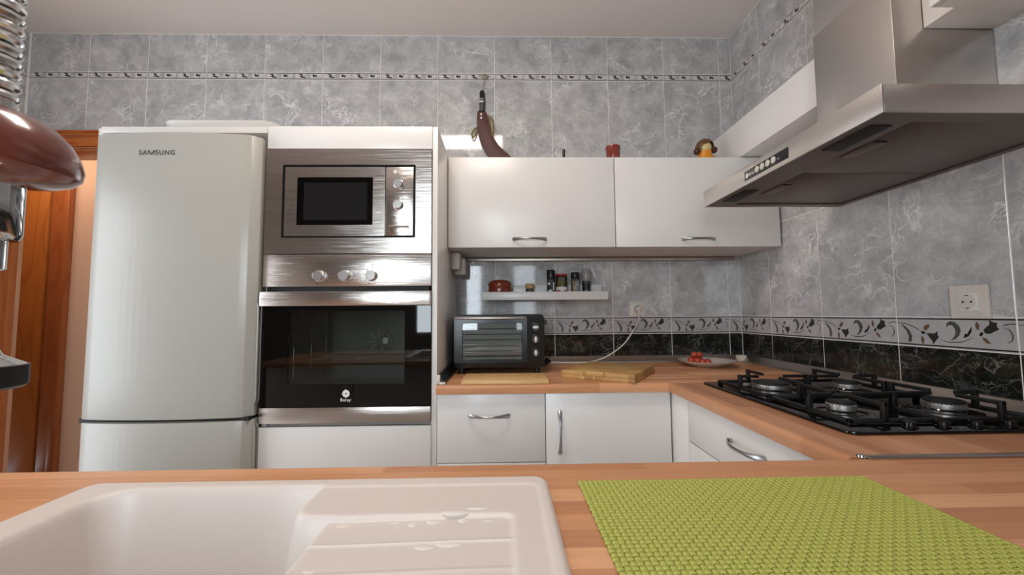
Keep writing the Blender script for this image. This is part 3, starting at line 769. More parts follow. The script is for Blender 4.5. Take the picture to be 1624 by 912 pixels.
for a_, b_ in fy:
    fo = obj('filter', MB().box(HX0+.102, HX1-.022, a_, b_, HZ0+.005, HZ0+.014, .002), 'steel_dark', hd_)
    obj('latch', MB().box(HX0+.112, HX0+.150, a_+.10, a_+.19, HZ0+.002, HZ0+.0055, .001), 'steel_dark', fo)
    obj('latch_slot', MB().box(HX0+.118, HX0+.144, a_+.094, a_+.098, HZ0+.0035, HZ0+.0052), 'black_rim', fo)
for a_, b_ in ((.80, .93), (1.24, 1.37)):
    obj('hood_light', MB().box(HX0+.03, HX0+.075, a_, b_, HZ0-.0002, HZ0+.0025, .0008), 'filter_slot', hd_)
cpn = obj('control_strip', MB().box(HX0-.0015, HX0+.001, 1.0, 1.187, .392, .420, .0005), 'display', hd_)
bb = []
for i in range(4):
    y = 1.126-i*.0235
    obj('button', MB().lathe((HX0-.0015, y, .407), [(.0092, 0), (.0092, .0015), (.008, .0022), (0, .0022)], '-X', 20, 'button'), None, cpn)
emblem((HX0-.0017, 1.174, .404), .0065, cpn, 'label_white', (0, -1, 0))
lettering('lettering', 'Balay', .0115, (HX0-.0018, 1.152, .4045), (0, -1, 0), (0, 0, 1), 'label_white', cpn, .0002)
obj('indicator', MB().lathe((HX0-.0016, 1.037, .4035), [(.003, 0), (0, .0006)], '-X', 3, 'label_white'), None, cpn)
obj('chimney', MB().box(.970, HX1, .950, 1.202, HZ1, .853, .0012), 'steel_v', hd_)
obj('upper_chimney', MB().box(.974, HX1, .954, 1.198, .853, ZCEIL, .0012), 'steel_v', hd_)
# cupboards over the right-hand worktop
rc = thing('high_cupboard', 'shallow white cupboard above the hob beside the chimney', 'cupboard', (1.13, .9, .70))
obj('carcass', MB().box(1.047, XR-.001, .862, .9485, .70, ZCEIL-.002, .001), 'white_lam', rc)
rc2 = thing('high_cupboard', 'deep white cupboard nearest the camera at the top right corner', 'cupboard', (1.1, .5, .684))
obj('carcass', MB().box(.985, XR-.001, .25, .860, .684, ZCEIL-.002, .001), 'white_lam', rc2)
obj('door', MB().box(.967, .984, .25, .860, .684, ZCEIL-.004, .001), 'white', rc2)

# ------------------------------------------------------------------ worktops
TH = .0315
def edge_poly(y0, y1, z1, th, r=.012, n=6, round0=True):
    """profile in (y,z) with rounded front arris at y0"""
    P = [(y1, z1), (y1, z1-th)]
    P += [(y0+.003, z1-th)]
    P += [(y0+r-r*math.cos(a*PI/2/n), z1-r+r*math.sin(a*PI/2/n)) for a in range(n+1)] if round0 else [(y0, z1)]
    return P
wt = MB().prism(edge_poly(1.455, D-.001, ZT, TH), (-.2375, 0, 0), (0, 1, 0), (0, 0, 1), XR-.001+.2375)
tag(obj('worktop', wt, 'worktop'), 'beech block worktop along the back wall under the toaster oven', 'worktop', 'beech block worktops')
# right worktop: front arris along y at x=.585, between y .70 and the back worktop front
wt = MB().prism([(-p[0], p[1]) for p in edge_poly(.583, XR-.001, ZT, TH)], (0, .702, 0), (-1, 0, 0), (0, 0, 1), .7515)
tag(obj('worktop', wt, 'worktop_y'), 'beech block worktop on the right carrying the black hob', 'worktop', 'beech block worktops')
# near worktop with the sink cut-out
SX0, SX1, SY0, SY1 = -.598, .062, .13, .627
P = edge_poly(-.700, -.02, ZT, TH)    # mirrored: front edge faces away from the camera
wt = MB()
def seg(x0, x1, poly): wt.prism([(-p[0], p[1]) for p in poly], (x0, 0, 0), (0, 1, 0), (0, 0, 1), x1-x0)
seg(-1.30, SX0+.012, P); seg(SX1-.012, XR-.001, P)
seg(SX0+.012, SX1-.012, edge_poly(-.700, -SY1+.012, ZT, TH)); wt.box(SX0+.012, SX1-.012, -.02, SY0+.012, ZT-TH, ZT)
tag(obj('worktop', wt, 'worktop'), 'beech block worktop in the foreground holding the white sink', 'worktop', 'beech block worktops')
js = MB().box(.612, XR-.002, .6865, .7035, ZT+.0003, ZT+.003, .001)
tag(obj('joint_strip', js, 'alu'), 'flat metal joint strip between the near and right worktops', 'strip')
obj('end_cap', MB().lathe((.609, .703, ZT+.0003), [(.007, 0), (.006, .003), (0, .0042)], 'Z', 12, 'chrome'), None, bpy.data.objects['joint_strip'])
# upstands
def upstand(p, u, L, n, label, mats=('alu', 'alu')):
    poly = [(0, 0), (0, .031), (.007, .0335), (.011, .030), (.024, .010), (.028, .008), (.030, 0)]
    o_ = MB().prism([(a, b) for a, b in poly], p, n, (0, 0, 1), L if Vector(n).cross(Vector((0, 0, 1))).dot(Vector(u)) > 0 else -L)
    return tag(obj('wall_strip', o_, mats[0]), label, 'trim strip', 'worktop wall strips')
upstand((-.209, D-.0012, ZT+.0005), (1, 0, 0), XR-.0325+.209, (0, -1, 0), 'metal sealing strip where the back worktop meets the tiles')
upstand((XR-.0012, .705, ZT+.0005), (0, 1, 0), D-.033-.705, (-1, 0, 0), 'metal sealing strip behind the hob along the right wall')
us = upstand((-.2365, 1.475, ZT+.0005), (0, 1, 0), D-.002-1.475, (1, 0, 0), 'dark sealing strip at the foot of the oven column side', ('dark_grey',))
obj('end_cap', MB().box(-.2365, -.2235, 1.462, 1.4745, ZT, ZT+.036, .004).box(-.2365, -.205, 1.462, 1.4745, ZT, ZT+.010, .004), 'ivory', us)
tag(obj('corner_cap', MB().box(XR-.048, XR-.002, D-.05, D-.002, ZT, ZT+.034, .010), 'ivory'), 'pale plastic cap joining the wall strips in the corner', 'cap')

# ------------------------------------------------------------------ base units
ZB = ZT-TH
def base_box(x0, x1, y0, y1): return MB().box(x0, x1, y0, y1, -1.02, ZB-.001)
FB = 1.478
def front(x0, x1, z0, z1): return MB().box(x0, x1, FB, FB+.018, z0, z1, .0012)
b1 = thing('drawer_unit', 'white base drawer unit next to the oven column', 'cabinet', (-.05, 1.8, -ZC))
obj('carcass', base_box(-.2375, .1475, FB+.019, D-.005), 'white_lam', b1)
q = obj('drawer', front(-.236, .1465, -.52, ZB-.004), 'white', b1); handle('handle', (-.052, FB, -.357), (1, 0, 0), (0, -1, 0), .15, q)
obj('drawer', front(-.236, .1465, -1.02, -.523), 'white', b1)
b2 = thing('base_cupboard', 'white base cupboard with an upright handle under the bamboo board', 'cabinet', (.37, 1.8, -ZC))
obj('carcass', base_box(.1485, .598, FB+.019, D-.005), 'white_lam', b2)
q = obj('door', front(.1495, .597, -1.02, ZB-.004), 'white', b2); handle('handle', (.197, FB, -.418), (0, 0, 1), (0, -1, 0), .155, q)
b3 = thing('base_drawer_unit', 'white base drawer unit under the hob with a bow handle', 'cabinet', (.9, 1.1, -ZC))
XC = .602
obj('carcass', base_box(XC+.019, XR-.005, .72, FB+.015), 'white_lam', b3)
def rfront(y0, y1, z0, z1): return MB().box(XC, XC+.018, y0, y1, z0, z1, .0012)
obj('filler_panel', rfront(1.352, FB+.015, -1.02, ZB-.004), 'white', b3)
q = obj('drawer', rfront(.72, 1.349, -.4145, ZB-.004), 'white', b3); handle('handle', (XC, 1.025, -.338), (0, 1, 0), (-1, 0, 0), .155, q)
obj('drawer', rfront(.72, 1.349, -.74, -.4175), 'white', b3); obj('drawer', rfront(.72, 1.349, -1.02, -.743), 'white', b3)
pl = MB().box(-.235, .62, FB+.06, FB+.075, ZF, -1.022).box(.655, .67, .72, FB+.06, ZF, -1.022)
tag(obj('plinth', pl, 'alu'), 'metal plinth under the back and right base units', 'plinth')
b4 = thing('sink_unit', 'white base units carrying the foreground worktop and sink', 'cabinet', (-.2, .3, -ZC))
bx = MB(); bx.box(-1.29, -1.272, 0.0, .655, -1.02, ZB-.001); bx.box(.60, .618, 0.0, .655, -1.02, ZB-.001); bx.box(-1.272, .60, 0.0, .655, -1.02, -1.0)
obj('carcass', bx, 'white_lam', b4)
for i in range(4): obj('door', MB().box(-1.288+i*.472, -1.288+i*.472+.469, .656, .674, -1.02, ZB-.004, .0012), 'white', b4)

# ------------------------------------------------------------------ hob
hb = thing('gas_hob', 'black glass gas hob with two iron grates', 'hob', (.94, 1.125, ZT))
GX0, GX1, GY0, GY1 = .690, 1.188, .817, 1.432
gp = MB().prism(rrect(GX0, GX1, GY0, GY1, .022, 6), (0, 0, ZT+.0005), (1, 0, 0), (0, 1, 0), .0065, None, .0018)
obj('glass_plate', gp, 'hob', hb)
ZG = ZT+.007
def burner(x, y, r):
    b = MB(); b.lathe((x, y, ZG), [(r*1.7, 0), (r*1.65, .001), (r*1.3, .0022), (r*1.05, .004), (r*1.0, .007)], 'Z', 36, 'hob')
    b.lathe((x, y, ZG+.005), [(r*.98, 0), (r*1.02, .004), (r*1.02, .014), (r*.94, .016), (0, .016)], 'Z', 48, 'alu_ring')
    n = int(r*900)
    for i in range(n):
        a = 2*PI*i/n; c_, s_ = math.cos(a), math.sin(a)
        b.cyl((x+r*.97*c_, y+r*.97*s_, ZG+.0185), (x+r*1.028*c_, y+r*1.028*s_, ZG+.0185), .0014, None, 4, 'black_rim')
    b.lathe((x, y, ZG+.021), [(r*.9, 0), (r*.98, .001), (r*.98, .0035), (r*.9, .005), (0, .0055)], 'Z', 48, 'iron')
    o_ = obj('burner', b, None, hb)
burner(.832, 1.272, .053); burner(.812, .985, .030); burner(1.062, 1.262, .036); burner(1.070, .990, .040)
def grate(y0, y1, bl, br):
    g = MB(); x0, x1 = .735, 1.150; zf = ZG+.006; zt_ = ZG+.046; w_ = .0055
    for a_, b_ in (((x0, y0), (x1, y0)), ((x1, y0), (x1, y1)), ((x1, y1), (x0, y1)), ((x0, y1), (x0, y0))):
        g.box(min(a_[0], b_[0])-w_, max(a_[0], b_[0])+w_, min(a_[1], b_[1])-w_, max(a_[1], b_[1])+w_, zf-.004, zf+.006, .002)
    xm = (x0+x1)/2; g.box(xm-w_, xm+w_, y0, y1, zf-.004, zf+.006, .002)
    for (cx, cy, r), xa, xb in ((bl, x0, xm), (br, xm, x1)):
        for px, py, dx, dy in ((xa, cy, 1, 0), (xb, cy, -1, 0), (cx, y0, 0, 1), (cx, y1, 0, -1)):
            if dx: L = abs(cx-px)-r*.75
            else: L = abs(cy-py)-r*.75
            e = (px+dx*L, py+dy*L)
            g.box(px-w_, px+w_, py-w_, py+w_, zf, zt_, .0015)
            xs = sorted((px-dx*w_, e[0])); ys = sorted((py-dy*w_, e[1]))
            if dx: ys = [py-.0042, py+.0042]
            else: xs = [px-.0042, px+.0042]
            g.box(xs[0], xs[1], ys[0], ys[1], zt_-.009, zt_, .0015)
    for px, py in ((x0, y0), (x1, y0), (x0, y1), (x1, y1)): g.box(px-.006, px+.006, py-.006, py+.006, ZG, zf, .001)
    return obj('grate', g, 'iron', hb)
grate(1.135, 1.392, (.832, 1.272, .053), (1.062, 1.262, .036))
grate(.872, 1.122, (.812, .985, .030), (1.070, .990, .040))
for i in range(4):
    x = .84+i*.07
    obj('control_knob', MB().lathe((x, .846, ZG), [(.0135, 0), (.0135, .003), (.0115, .004), (.011, .012), (.009, .0135), (0, .0135)], 'Z', 20, 'black_gloss'), None, hb)

# ------------------------------------------------------------------ sink (moulded from one height field)
def sstep(e0, e1, x):
    t_ = max(0, min(1, (x-e0)/(e1-e0))); return t_*t_*(3-2*t_)
def sd_rr(x, y, x0, x1, y0, y1, r):
    cx, cy = (x0+x1)/2, (y0+y1)/2; qx = abs(x-cx)-(x1-x0)/2+r; qy = abs(y-cy)-(y1-y0)/2+r
    return math.hypot(max(qx, 0), max(qy, 0))+min(max(qx, qy), 0)-r
def smin(a, b, k_):
    h = max(k_-abs(a-b), 0)/k_; return min(a, b)-h*h*k_*.25
def sink_h(x, y):
    z = .0075
    # recessed drainer field with a soft inner border
    d = sd_rr(x, y, -.30, .0475, SY0+.03, .598, .012)
    z -= .0016*sstep(.003, -.004, d)
    # fluted field
    d = sd_rr(x, y, -.32, .011, SY0+.07, .515, .012)
    fl = sstep(.002, -.005, d); zf_ = -.0035
    ph = (y-.511) / .050; fr_ = ph-math.floor(ph)
    ridge = math.exp(-((min(fr_, 1-fr_)*.050)/.0016)**2)*.0013
    slope = -.003*sstep(.0, -.2, x)
    z += fl*(zf_+slope+ridge*(1 if ph < -.3 else 0))
    # bowl: main rectangle, minus the tongue of the drainer
    d = sd_rr(x, y, -.548, -.214, SY0+.045, .600, .045)
    tongue = sd_rr(x, y, -.258, .2, .5125, .72, .028)
    d = max(d, -tongue)
    bowl = sstep(.006, -.010, d)*.010+sstep(0.0, -.034, d)*.165+sstep(-.02, -.16, d)*.006
    return z-bowl
xs = []; x = SX0
def lin(a, b, s_): n = max(1, round((b-a)/s_)); return [a+(b-a)*i/n for i in range(n)]
xs = lin(SX0, -.53, .003)+lin(-.53, -.29, .006)+lin(-.29, -.19, .0028)+lin(-.19, 0, .006)+lin(0, SX1, .0025)+[SX1]
ys = lin(SY0, .36, .006)+lin(.36, SY1, .0026)+[SY1]
t = bmesh.new(); gr = []
RO = .020
for j, y in enumerate(ys):
    row = []
    for i, x in enumerate(xs):
        px, py = x, y
        # round the outer corners of the rim
        ex, ey = (SX0+RO if x < SX0+RO else SX1-RO if x > SX1-RO else x), (SY0+RO if y < SY0+RO else SY1-RO if y > SY1-RO else y)
        dx, dy = x-ex, y-ey
        if dx and dy:
            mx = max(abs(dx), abs(dy)); l_ = math.hypot(dx, dy); px, py = ex+dx*mx/l_, ey+dy*mx/l_
        d = sd_rr(px, py, SX0, SX1, SY0, SY1, RO)
        z = sink_h(px, py)-.0035*sstep(-.006, 0, d)**2
        row.append(t.verts.new((px, py, ZT+z)))
    gr.append(row)
for j in range(len(ys)-1):
    for i in range(len(xs)-1): t.faces.new((gr[j][i], gr[j][i+1], gr[j+1][i+1], gr[j+1][i]))
border = [gr[0][i] for i in range(len(xs))]+[gr[j][-1] for j in range(1, len(ys))]+[gr[-1][i] for i in range(len(xs)-2, -1, -1)]+[gr[j][0] for j in range(len(ys)-2, 0, -1)]
low = [t.verts.new((v.co.x, v.co.y, ZT+.0002)) for v in border]; n = len(border)
for i in range(n): t.faces.new((border[i], low[i], low[(i+1) % n], border[(i+1) % n]))
bmesh.ops.recalc_face_normals(t, faces=t.faces[:])
sk = MB(); sk._merge(t, 'sink')
sink = thing('sink', 'white composite sink with a ribbed drainer set in the near worktop', 'sink', (-.268, .38, ZT))
so = obj('basin', sk, None, sink); 
for p in so.data.polygons: p.use_smooth = True
obj('drain', MB().lathe((-.39, .36, ZT-.1735), [(.044, 0), (.044, .003), (.036, .004), (.034, .001), (0, .001)], 'Z', 32, 'chrome'), None, sink)
wd = MB()
for (x, y, r, sx) in ((-.06, .518, .008, 2.2), (-.085, .505, .006, 1.4), (-.05, .507, .006, 1), (-.13, .506, .003, 2), (-.108, .500, .005, 1), (-.085, .452, .005, 2.4), (-.06, .456, .006, 2.6), (-.19, .503, .004, 2), (-.19, .418, .004, 1.6), (-.035, .528, .005, 2.6), (-.02, .504, .003, 2)):
    wd.sphere((x, y, ZT+sink_h(x, y)), r, (sx, 1, .10), 12, 'water')
wo_ = obj('water_drops', wd, None, sink); wo_['kind'] = 'stuff'

# ------------------------------------------------------------------ spring tap hanging over the bowl, at the left edge
tp = thing('kitchen_tap', 'chrome spring-hose kitchen tap at the left edge over the sink', 'tap', (-.46, .09, ZT))
HX, HY = -.3835, .30
obj('post', MB().lathe((-.46, .09, ZT), [(.027, 0), (.027, .006), (.021, .012), (.019, .10), (.012, .11), (.011, .44)], 'Z', 28, 'chrome'), None, tp)
hp_ = [(-.46, .09, .19)]
for i in range(17):
    a = PI*i/16; s_ = (1-math.cos(a))/2
    hp_.append((-.46+(HX+.46)*s_, .09+(HY-.09)*s_, .30+.13*math.sin(a)))
hp_ += [(HX, HY, .30-.02*i) for i in range(1, 8)]
obj('hose', MB().tube(hp_, .0095, 12, 'dark_grey'), None, tp)
# spring coil along the hose path
pts = [Vector(p) for p in hp_]; seglen = [(b-a).length for a, b in zip(pts, pts[1:])]; L = sum(seglen); turns = int(L/.0088); coil = []
def path(s_):
    for a, b, l in zip(pts, pts[1:], seglen):
        if s_ <= l: return a+(b-a)*(s_/l), (b-a).normalized()
        s_ -= l
    return pts[-1], (pts[-1]-pts[-2]).normalized()
side = Vector((0, 0, 1)).cross(Vector((HX+.46, HY-.09, 0))).normalized()
for i in range(turns*20+1):
    c_, d_ = path(L*i/(turns*20)); a = 2*PI*i/20; u_ = side; v_ = d_.cross(u_).normalized()
    coil.append(c_+(u_*math.cos(a)+v_*math.sin(a))*.0145)
obj('spring', MB().tube(coil, .0043, 10, 'spring_metal'), None, tp)
sp = MB().lathe((HX, HY, 0), [(0, .165), (.016, .165), (.018, .160), (.018, .12), (.0245, .115), (.0245, .062), (.0225, .058), (.0175, .057), (.0175, .036), (.0125, .034), (.0115, .004), (.013, -.014), (.019, -.027), (.031, -.034)], 'Z', 32, 'chrome')
obj('spray_head', sp, None, tp)
obj('spray_face', MB().lathe((HX, HY, 0), [(.031, -.034), (.0325, -.0345), (.0325, -.049), (.030, -.051), (0, -.051)], 'Z', 32, 'black'), None, tp)
dish = MB().lathe((HX, HY, .123), [(.0195, .033), (.026, .0325), (.036, .028), (.045, .020), (.052, .010), (.0555, .001), (.0550, -.006), (.050, -.012), (.041, -.017), (.030, -.0205), (.0195, -.022)], 'Z', 64, 'copper', Quaternion((0, 1, 0), math.radians(10)))
tag(obj('ceramic_disc', dish), 'glossy reddish-brown saucer-shaped disc around the chrome tap hose', 'disc')

# ------------------------------------------------------------------ woven green placemat
pm = thing('placemat', 'green woven vinyl placemat on the near worktop', 'placemat', (.32, .46, ZT))
MX0, MX1, MY0, MY1 = .107, .533, .312, .614; NW, NH = 58, 40
px_, py_ = (MX1-MX0)/NW, (MY1-MY0)/NH; zm = .0024; amp = .0012
def strip_mesh(L, n, pitch, wid, phase):
    t = bmesh.new(); prev = None; K = 5
    for i in range(n*K+1):
        s_ = L*i/(n*K); q_ = math.sin(PI*(s_/pitch)+phase*PI); h = zm+amp*math.copysign(min(1, abs(q_)*1.7), q_)
        cur = [t.verts.new((s_, -wid/2, h-.0004)), t.verts.new((s_, -wid*.3, h+.0004)), t.verts.new((s_, wid*.3, h+.0004)), t.verts.new((s_, wid/2, h-.0004))]
        if prev:
            for k_ in range(3): t.faces.new((prev[k_], cur[k_], cur[k_+1], prev[k_+1]))
        prev = cur
    me = bpy.data.meshes.new('strip'); t.to_mesh(me); t.free(); me.materials.append(M['mat']); smooth(me, 60); return me
wm = [strip_mesh(MX1-MX0, NW, px_, py_*.90, p) for p in (0, 1)]; hm = [strip_mesh(MY1-MY0, NH, py_, px_*.90, p) for p in (1, 0)]
for j in range(NH):
    o_ = bpy.data.objects.new('strip', wm[j % 2]); COL.objects.link(o_); o_.parent = pm; o_.location = (MX0-.32, MY0+(j+.5)*py_-.46, 0)
for i in range(NW):
    o_ = bpy.data.objects.new('strip', hm[i % 2]); COL.objects.link(o_); o_.parent = pm; o_.location = (MX0+(i+.5)*px_-.32, MY0-.46, 0); o_.rotation_euler.z = PI/2
obj('backing', MB().box(MX0+.001, MX1-.001, MY0+.001, MY1-.001, ZT+.0002, ZT+.0008), 'mat_dark', pm)

# ------------------------------------------------------------------ toaster oven
to = thing('toaster_oven', 'black toaster oven on the back worktop beside the oven column', 'toaster oven', (-.02, 1.83, ZT))
TX0, TX1, TY = -.205, .172, 1.715
bd = MB(); bd.prism(rrect(TX0, TX1, -.222, .0, .02, 6), (0, 1.99, 0), (1, 0, 0), (0, 0, 1), 1.99-TY, None, .003)
obj('body', bd, 'dark_grey', to)
dd = MB(); dd._merge(plate_with_hole((TX0+.002, .098, -.198, -.008), (-.170, .078, -.187, -.036), .008, .010, TY-.018, TY-.0035), 'black_gloss')
dr_ = obj('door', dd, None, to)
obj('window', MB().box(-.172, .080, TY-.012, TY-.009, -.189, -.034), 'smoke', dr_)
hd3 = MB().box(-.195, .090, TY-.036, TY-.024, -.020, -.0105, .003); hd3.box(-.19, -.18, TY-.026, TY-.017, -.02, -.011); hd3.box(.075, .085, TY-.026, TY-.017, -.02, -.011)
obj('handle', hd3, 'alu', dr_)
it = MB(); it.box(-.168, .076, TY-.0030, TY-.0022, -.186, -.037); obj('inner_back', it, 'toaster_in', to)
lr = MB()
for i, z in enumerate((-.060, -.082, -.105, -.128, -.151, -.172)): lr.cyl((-.160, TY-.0065, z), (.074, TY-.0065, z), .0013 if i < 5 else .0022, None, 6, 'black')
lr.cyl((-.168, TY-.0066, -.133), (.076, TY-.0066, -.133), .0016, None, 6, 'satin')
obj('rack', lr, None, to)
for z, rr_ in ((-.055, 0), (-.105, 1), (-.160, 1)):
    kb = obj('knob', MB().lathe((.134, TY, z), [(.021, 0), (.021, .004), (.017, .006), (.016, .012), (0, .012)], '-Y', 28, 'black'), None, to)
    obj('pointer', MB().sphere((.134, TY-.013, z), .0072, (1.8, .7, .9) if not rr_ else (.9, .7, 1.8), 14, 'white_plastic'), None, kb)
for x in (TX0+.03, TX1-.03):
    for y in (TY+.02, 1.96): obj('foot', MB().cyl((x, y, ZT), (x, y, -.220), .011, .012, 16, 'black'), None, to)

# boards
tb = MB().prism([(-.150, 1.462), (.160, 1.462), (.158, 1.640), (-.148, 1.640)], (0, 0, ZT+.0003), (1, 0, 0), (0, 1, 0), .014, None, .002)
tag(obj('serving_board', tb, 'board'), 'thin pale wooden board in front of the toaster oven', 'board')
A = Vector((.223, 1.600)); Bn = Vector((.462, 1.450)); e1 = (Bn-A); e2 = Vector((.163, .260))*1.04; ang = math.atan2(e1.y, e1.x)
lw, ll = e1.length, e2.length
u_ = Vector((math.cos(ang), math.sin(ang), 0)); v_ = Vector((-math.sin(ang), math.cos(ang), 0))
cb = MB(); ground = (A.x, A.y, ZT+.0003)
a0, a1 = lw*.30, lw*.62
poly = [(0, 0), (a0, 0), (a0+.012, .016), (a1-.012, .016), (a1, 0), (lw, 0), (lw, ll), (0, ll)]
cb.prism(poly, (A.x, A.y, ZT+.014), u_, v_, .016, None, .0015); cb.prism([(0, 0), (lw, 0), (lw, ll), (0, ll)], ground, u_, v_, .0137, None, .0015)
cbo = obj('cutting_board', cb, 'bamboo', None); tag(cbo, 'thick bamboo block cutting board lying askew near the plug socket', 'cutting board')

# plate with cherry tomatoes
pc = Vector((.945, 1.905, ZT+.0003))
pl_ = MB().lathe(pc, [(0, 0), (.060, 0), (.066, .002), (.095, .013), (.125, .0255), (.127, .0275), (.123, .0275), (.093, .016), (.066, .006), (0, .0045)], 'Z', 56, 'china')
plate = tag(obj('plate', pl_), 'white china plate with cherry tomatoes by the corner', 'plate')
for i in range(5):
    a = .2+i*.55
    rr_ = [pc+Vector((math.cos(a+k_*.06)*(.075+.012*k_), math.sin(a+k_*.06)*(.075+.012*k_)-.0, .0105+.0053*k_)) for k_ in range(4)]
    obj('line_pattern', MB().tube(rr_, .0009, 5, 'label_blue'), None, plate)
tms = [(.862, 1.880, .030, .0165), (.884, 1.868, .029, .0165), (.906, 1.86, .025, .015), (.930, 1.862, .023, .016), (.880, 1.886, .0545, .0155), (.903, 1.885, .0530, .0155), (.886, 1.905, .028, .016), (.912, 1.89, .024, .0155)]
names = ['leftmost at the rim', 'low in front', 'small one in the middle front', 'rightmost at the front', 'upper left of the heap', 'upper right of the heap', 'half hidden behind the heap', 'between heap and rightmost fruit']
for (x, y, dz, r), nm in zip(tms, names):
    tm = obj('cherry_tomato', MB().sphere((x, y, ZT+dz), r, (1, 1, .92), 20, 'tomato'))
    tag(tm, 'red cherry tomato on the plate, ' + nm, 'tomato', 'cherry tomatoes on the plate')
    st = MB()
    for k_ in range(5):
        a = 2*PI*k_/5; st.tube([(x, y, ZT+dz+r*.92), (x+.006*math.cos(a), y+.006*math.sin(a), ZT+dz+r*.90)], [.0009, .0004], 4, 'stalk')
    obj('stalk', st, None, tm)

# ------------------------------------------------------------------ sockets, plug and lead
def socket(face, c, size, inner, label):
    s_ = thing('socket', label, 'socket', (c[0], c[1], c[2]-size/2) if face == 'back' else (c[0], c[1], c[2]-size/2))
    if face == 'back':
        u, n = Vector((1, 0, 0)), Vector((0, -1, 0))
    else: u, n = Vector((0, -1, 0)), Vector((-1, 0, 0))
    v = Vector((0, 0, 1)); c = Vector(c); h = size/2
    def pr(P, off, dep, mat, bev, name, par):
        return obj(name, MB().prism(P, c+n*off, u, v, dep, mat, bev), None, par)
    pr(rrect(-h, h, -h, h, .006 if face == 'back' else .002, 4), .0, .009, 'ivory', .0015, 'plate', s_)
    g = inner/2; pf = pr(rrect(-g, g, -g, g, .003, 3), .0092, .002, 'white_plastic', .0006, 'insert', s_)
    return s_, u, n, v, c, pf
s1, u, n, v, c, pf = socket('back', (.6835, D-.0005, .0225), .079, .050, 'ivory wall socket on the back wall with a white plug in it')
s2, u2, n2, v2, c2_, pf2 = socket('right', (XR-.0005, 1.046, .0235), .088, .047, 'empty ivory wall socket on the right wall above the hob')
w_ = MB().lathe(c2_+n2*.0113, [(.0195, .0), (.0185, .0004), (.018, -.0005), (0, -.0005)], '-X', 28, 'ivory'); obj('well', w_, None, s2)
hl = MB()
for sgn in (-1, 1): hl.lathe(c2_+n2*.0125+u2*.0095*sgn, [(.0026, 0), (.0026, .0004), (0, .0004)], '-X', 10, 'black_rim')
for sgn in (-1, 1): hl.box(c2_.x-.0128, c2_.x-.0118, c2_.y-.003, c2_.y+.003, c2_.z+sgn*.0165-.001, c2_.z+sgn*.0165+.001, 0, 'black_rim')
obj('contact_holes', hl, None, s2)
pg = thing('mains_lead', 'white mains lead plugged into the back wall, trailing behind the toaster oven', 'cable', (.5, 2.05, ZT))
obj('plug', MB().lathe(c+n*.0114, [(.0185, 0), (.019, .004), (.017, .020), (.012, .026), (0, .028)], '-Y', 24, 'cable').box(c.x-.007, c.x+.007, D-.038, D-.026, c.z-.03, c.z, .004, 'cable'), None, pg)
CP = [(.6835, 2.052, -.005), (.682, 2.05, -.030), (.668, 2.045, -.060), (.640, 2.04, -.100), (.600, 2.035, -.150), (.545, 2.035, -.193), (.490, 2.038, -.222), (.430, 2.042, -.2395), (.37, 2.045, -.243), (.30, 2.045, -.242), (.22, 2.045, -.237), (.12, 2.045, -.239)]
def catmull(P, k_=6):
    P = [Vector(p) for p in P]; out = []
    for i in range(len(P)-1):
        p0, p1, p2, p3 = P[max(i-1, 0)], P[i], P[i+1], P[min(i+2, len(P)-1)]
        for j in range(k_):
            t_ = j/k_; out.append(.5*((2*p1)+(-p0+p2)*t_+(2*p0-5*p1+4*p2-p3)*t_*t_+(-p0+3*p1-3*p2+p3)*t_**3))
    return out+[P[-1]]
obj('flex', MB().tube(catmull(CP), .0033, 8, 'cable'), None, pg)
pb = thing('black_plug', 'black plug lying beside the right side of the toaster oven', 'plug', (.20, 1.95, ZT))
obj('plug_body', MB().tube([(.186, 1.95, ZT+.012), (.20, 1.95, ZT+.018), (.215, 1.95, ZT+.034)], [.010, .012, .016], 12, 'black'), None, pb)
obj('pins', MB().cyl((.216, 1.944, ZT+.036), (.226, 1.944, ZT+.050), .0022, None, 8, 'chrome').cyl((.216, 1.956, ZT+.036), (.226, 1.956, ZT+.050), .0022, None, 8, 'chrome'), None, pb)

# ------------------------------------------------------------------ spice shelf
sh = thing('spice_shelf', 'narrow white picture-ledge shelf on the back wall', 'shelf', (.2, 2.03, .07))
SY = 1.95
obj('base', MB().box(-.080, .496, SY+.0005, D-.002, .070, .080, .001), 'white', sh)
obj('front_lip', MB().box(-.103, .500, SY-.012, SY, .0675, .1065, .001), 'white', sh)
obj('back_plate', MB().box(-.074, .500, D-.012, D-.001, .0805, .147, .001), 'white', sh)
ZS = .0803
cz = thing('terracotta_dish', 'upturned brown terracotta dish at the left of the spice shelf', 'dish', (-.015, 2.03, ZS))
obj('dish', MB().lathe((-.016, 2.012, ZS), [(0, 0), (.050, 0), (.054, .012), (.058, .040), (.0575, .044), (.052, .044), (.049, .012), (0, .008)], 'Z', 40, 'terracotta').sphere((.040, 2.00, ZS+.040), .008, (1.3, 1, .7), 10, 'terracotta'), None, cz)
cz2 = thing('terracotta_dish', 'second terracotta dish nested on top of the lower one', 'dish', (-.015, 2.03, ZS+.045))
obj('dish', MB().lathe((-.016, 2.012, ZS+.0446), [(0, 0), (.054, 0), (.0585, .018), (.058, .026), (.051, .036), (.034, .043), (.0, .046)], 'Z', 40, 'terracotta'), None, cz2)
ck = thing('corked_jar', 'tiny glass jar with a cork beside the terracotta dishes', 'jar', (.131, 2.015, ZS))
obj('glass_body', MB().lathe((.131, 2.015, ZS), [(0, 0), (.019, 0), (.020, .003), (.020, .040), (.016, .046), (.0145, .046), (.018, .039), (.018, .003), (0, .002)], 'Z', 24, 'clear'), None, ck)
obj('contents', MB().lathe((.131, 2.015, ZS+.003), [(0, 0), (.0175, 0), (.0175, .024), (0, .026)], 'Z', 20, 'spice_brown'), None, ck)
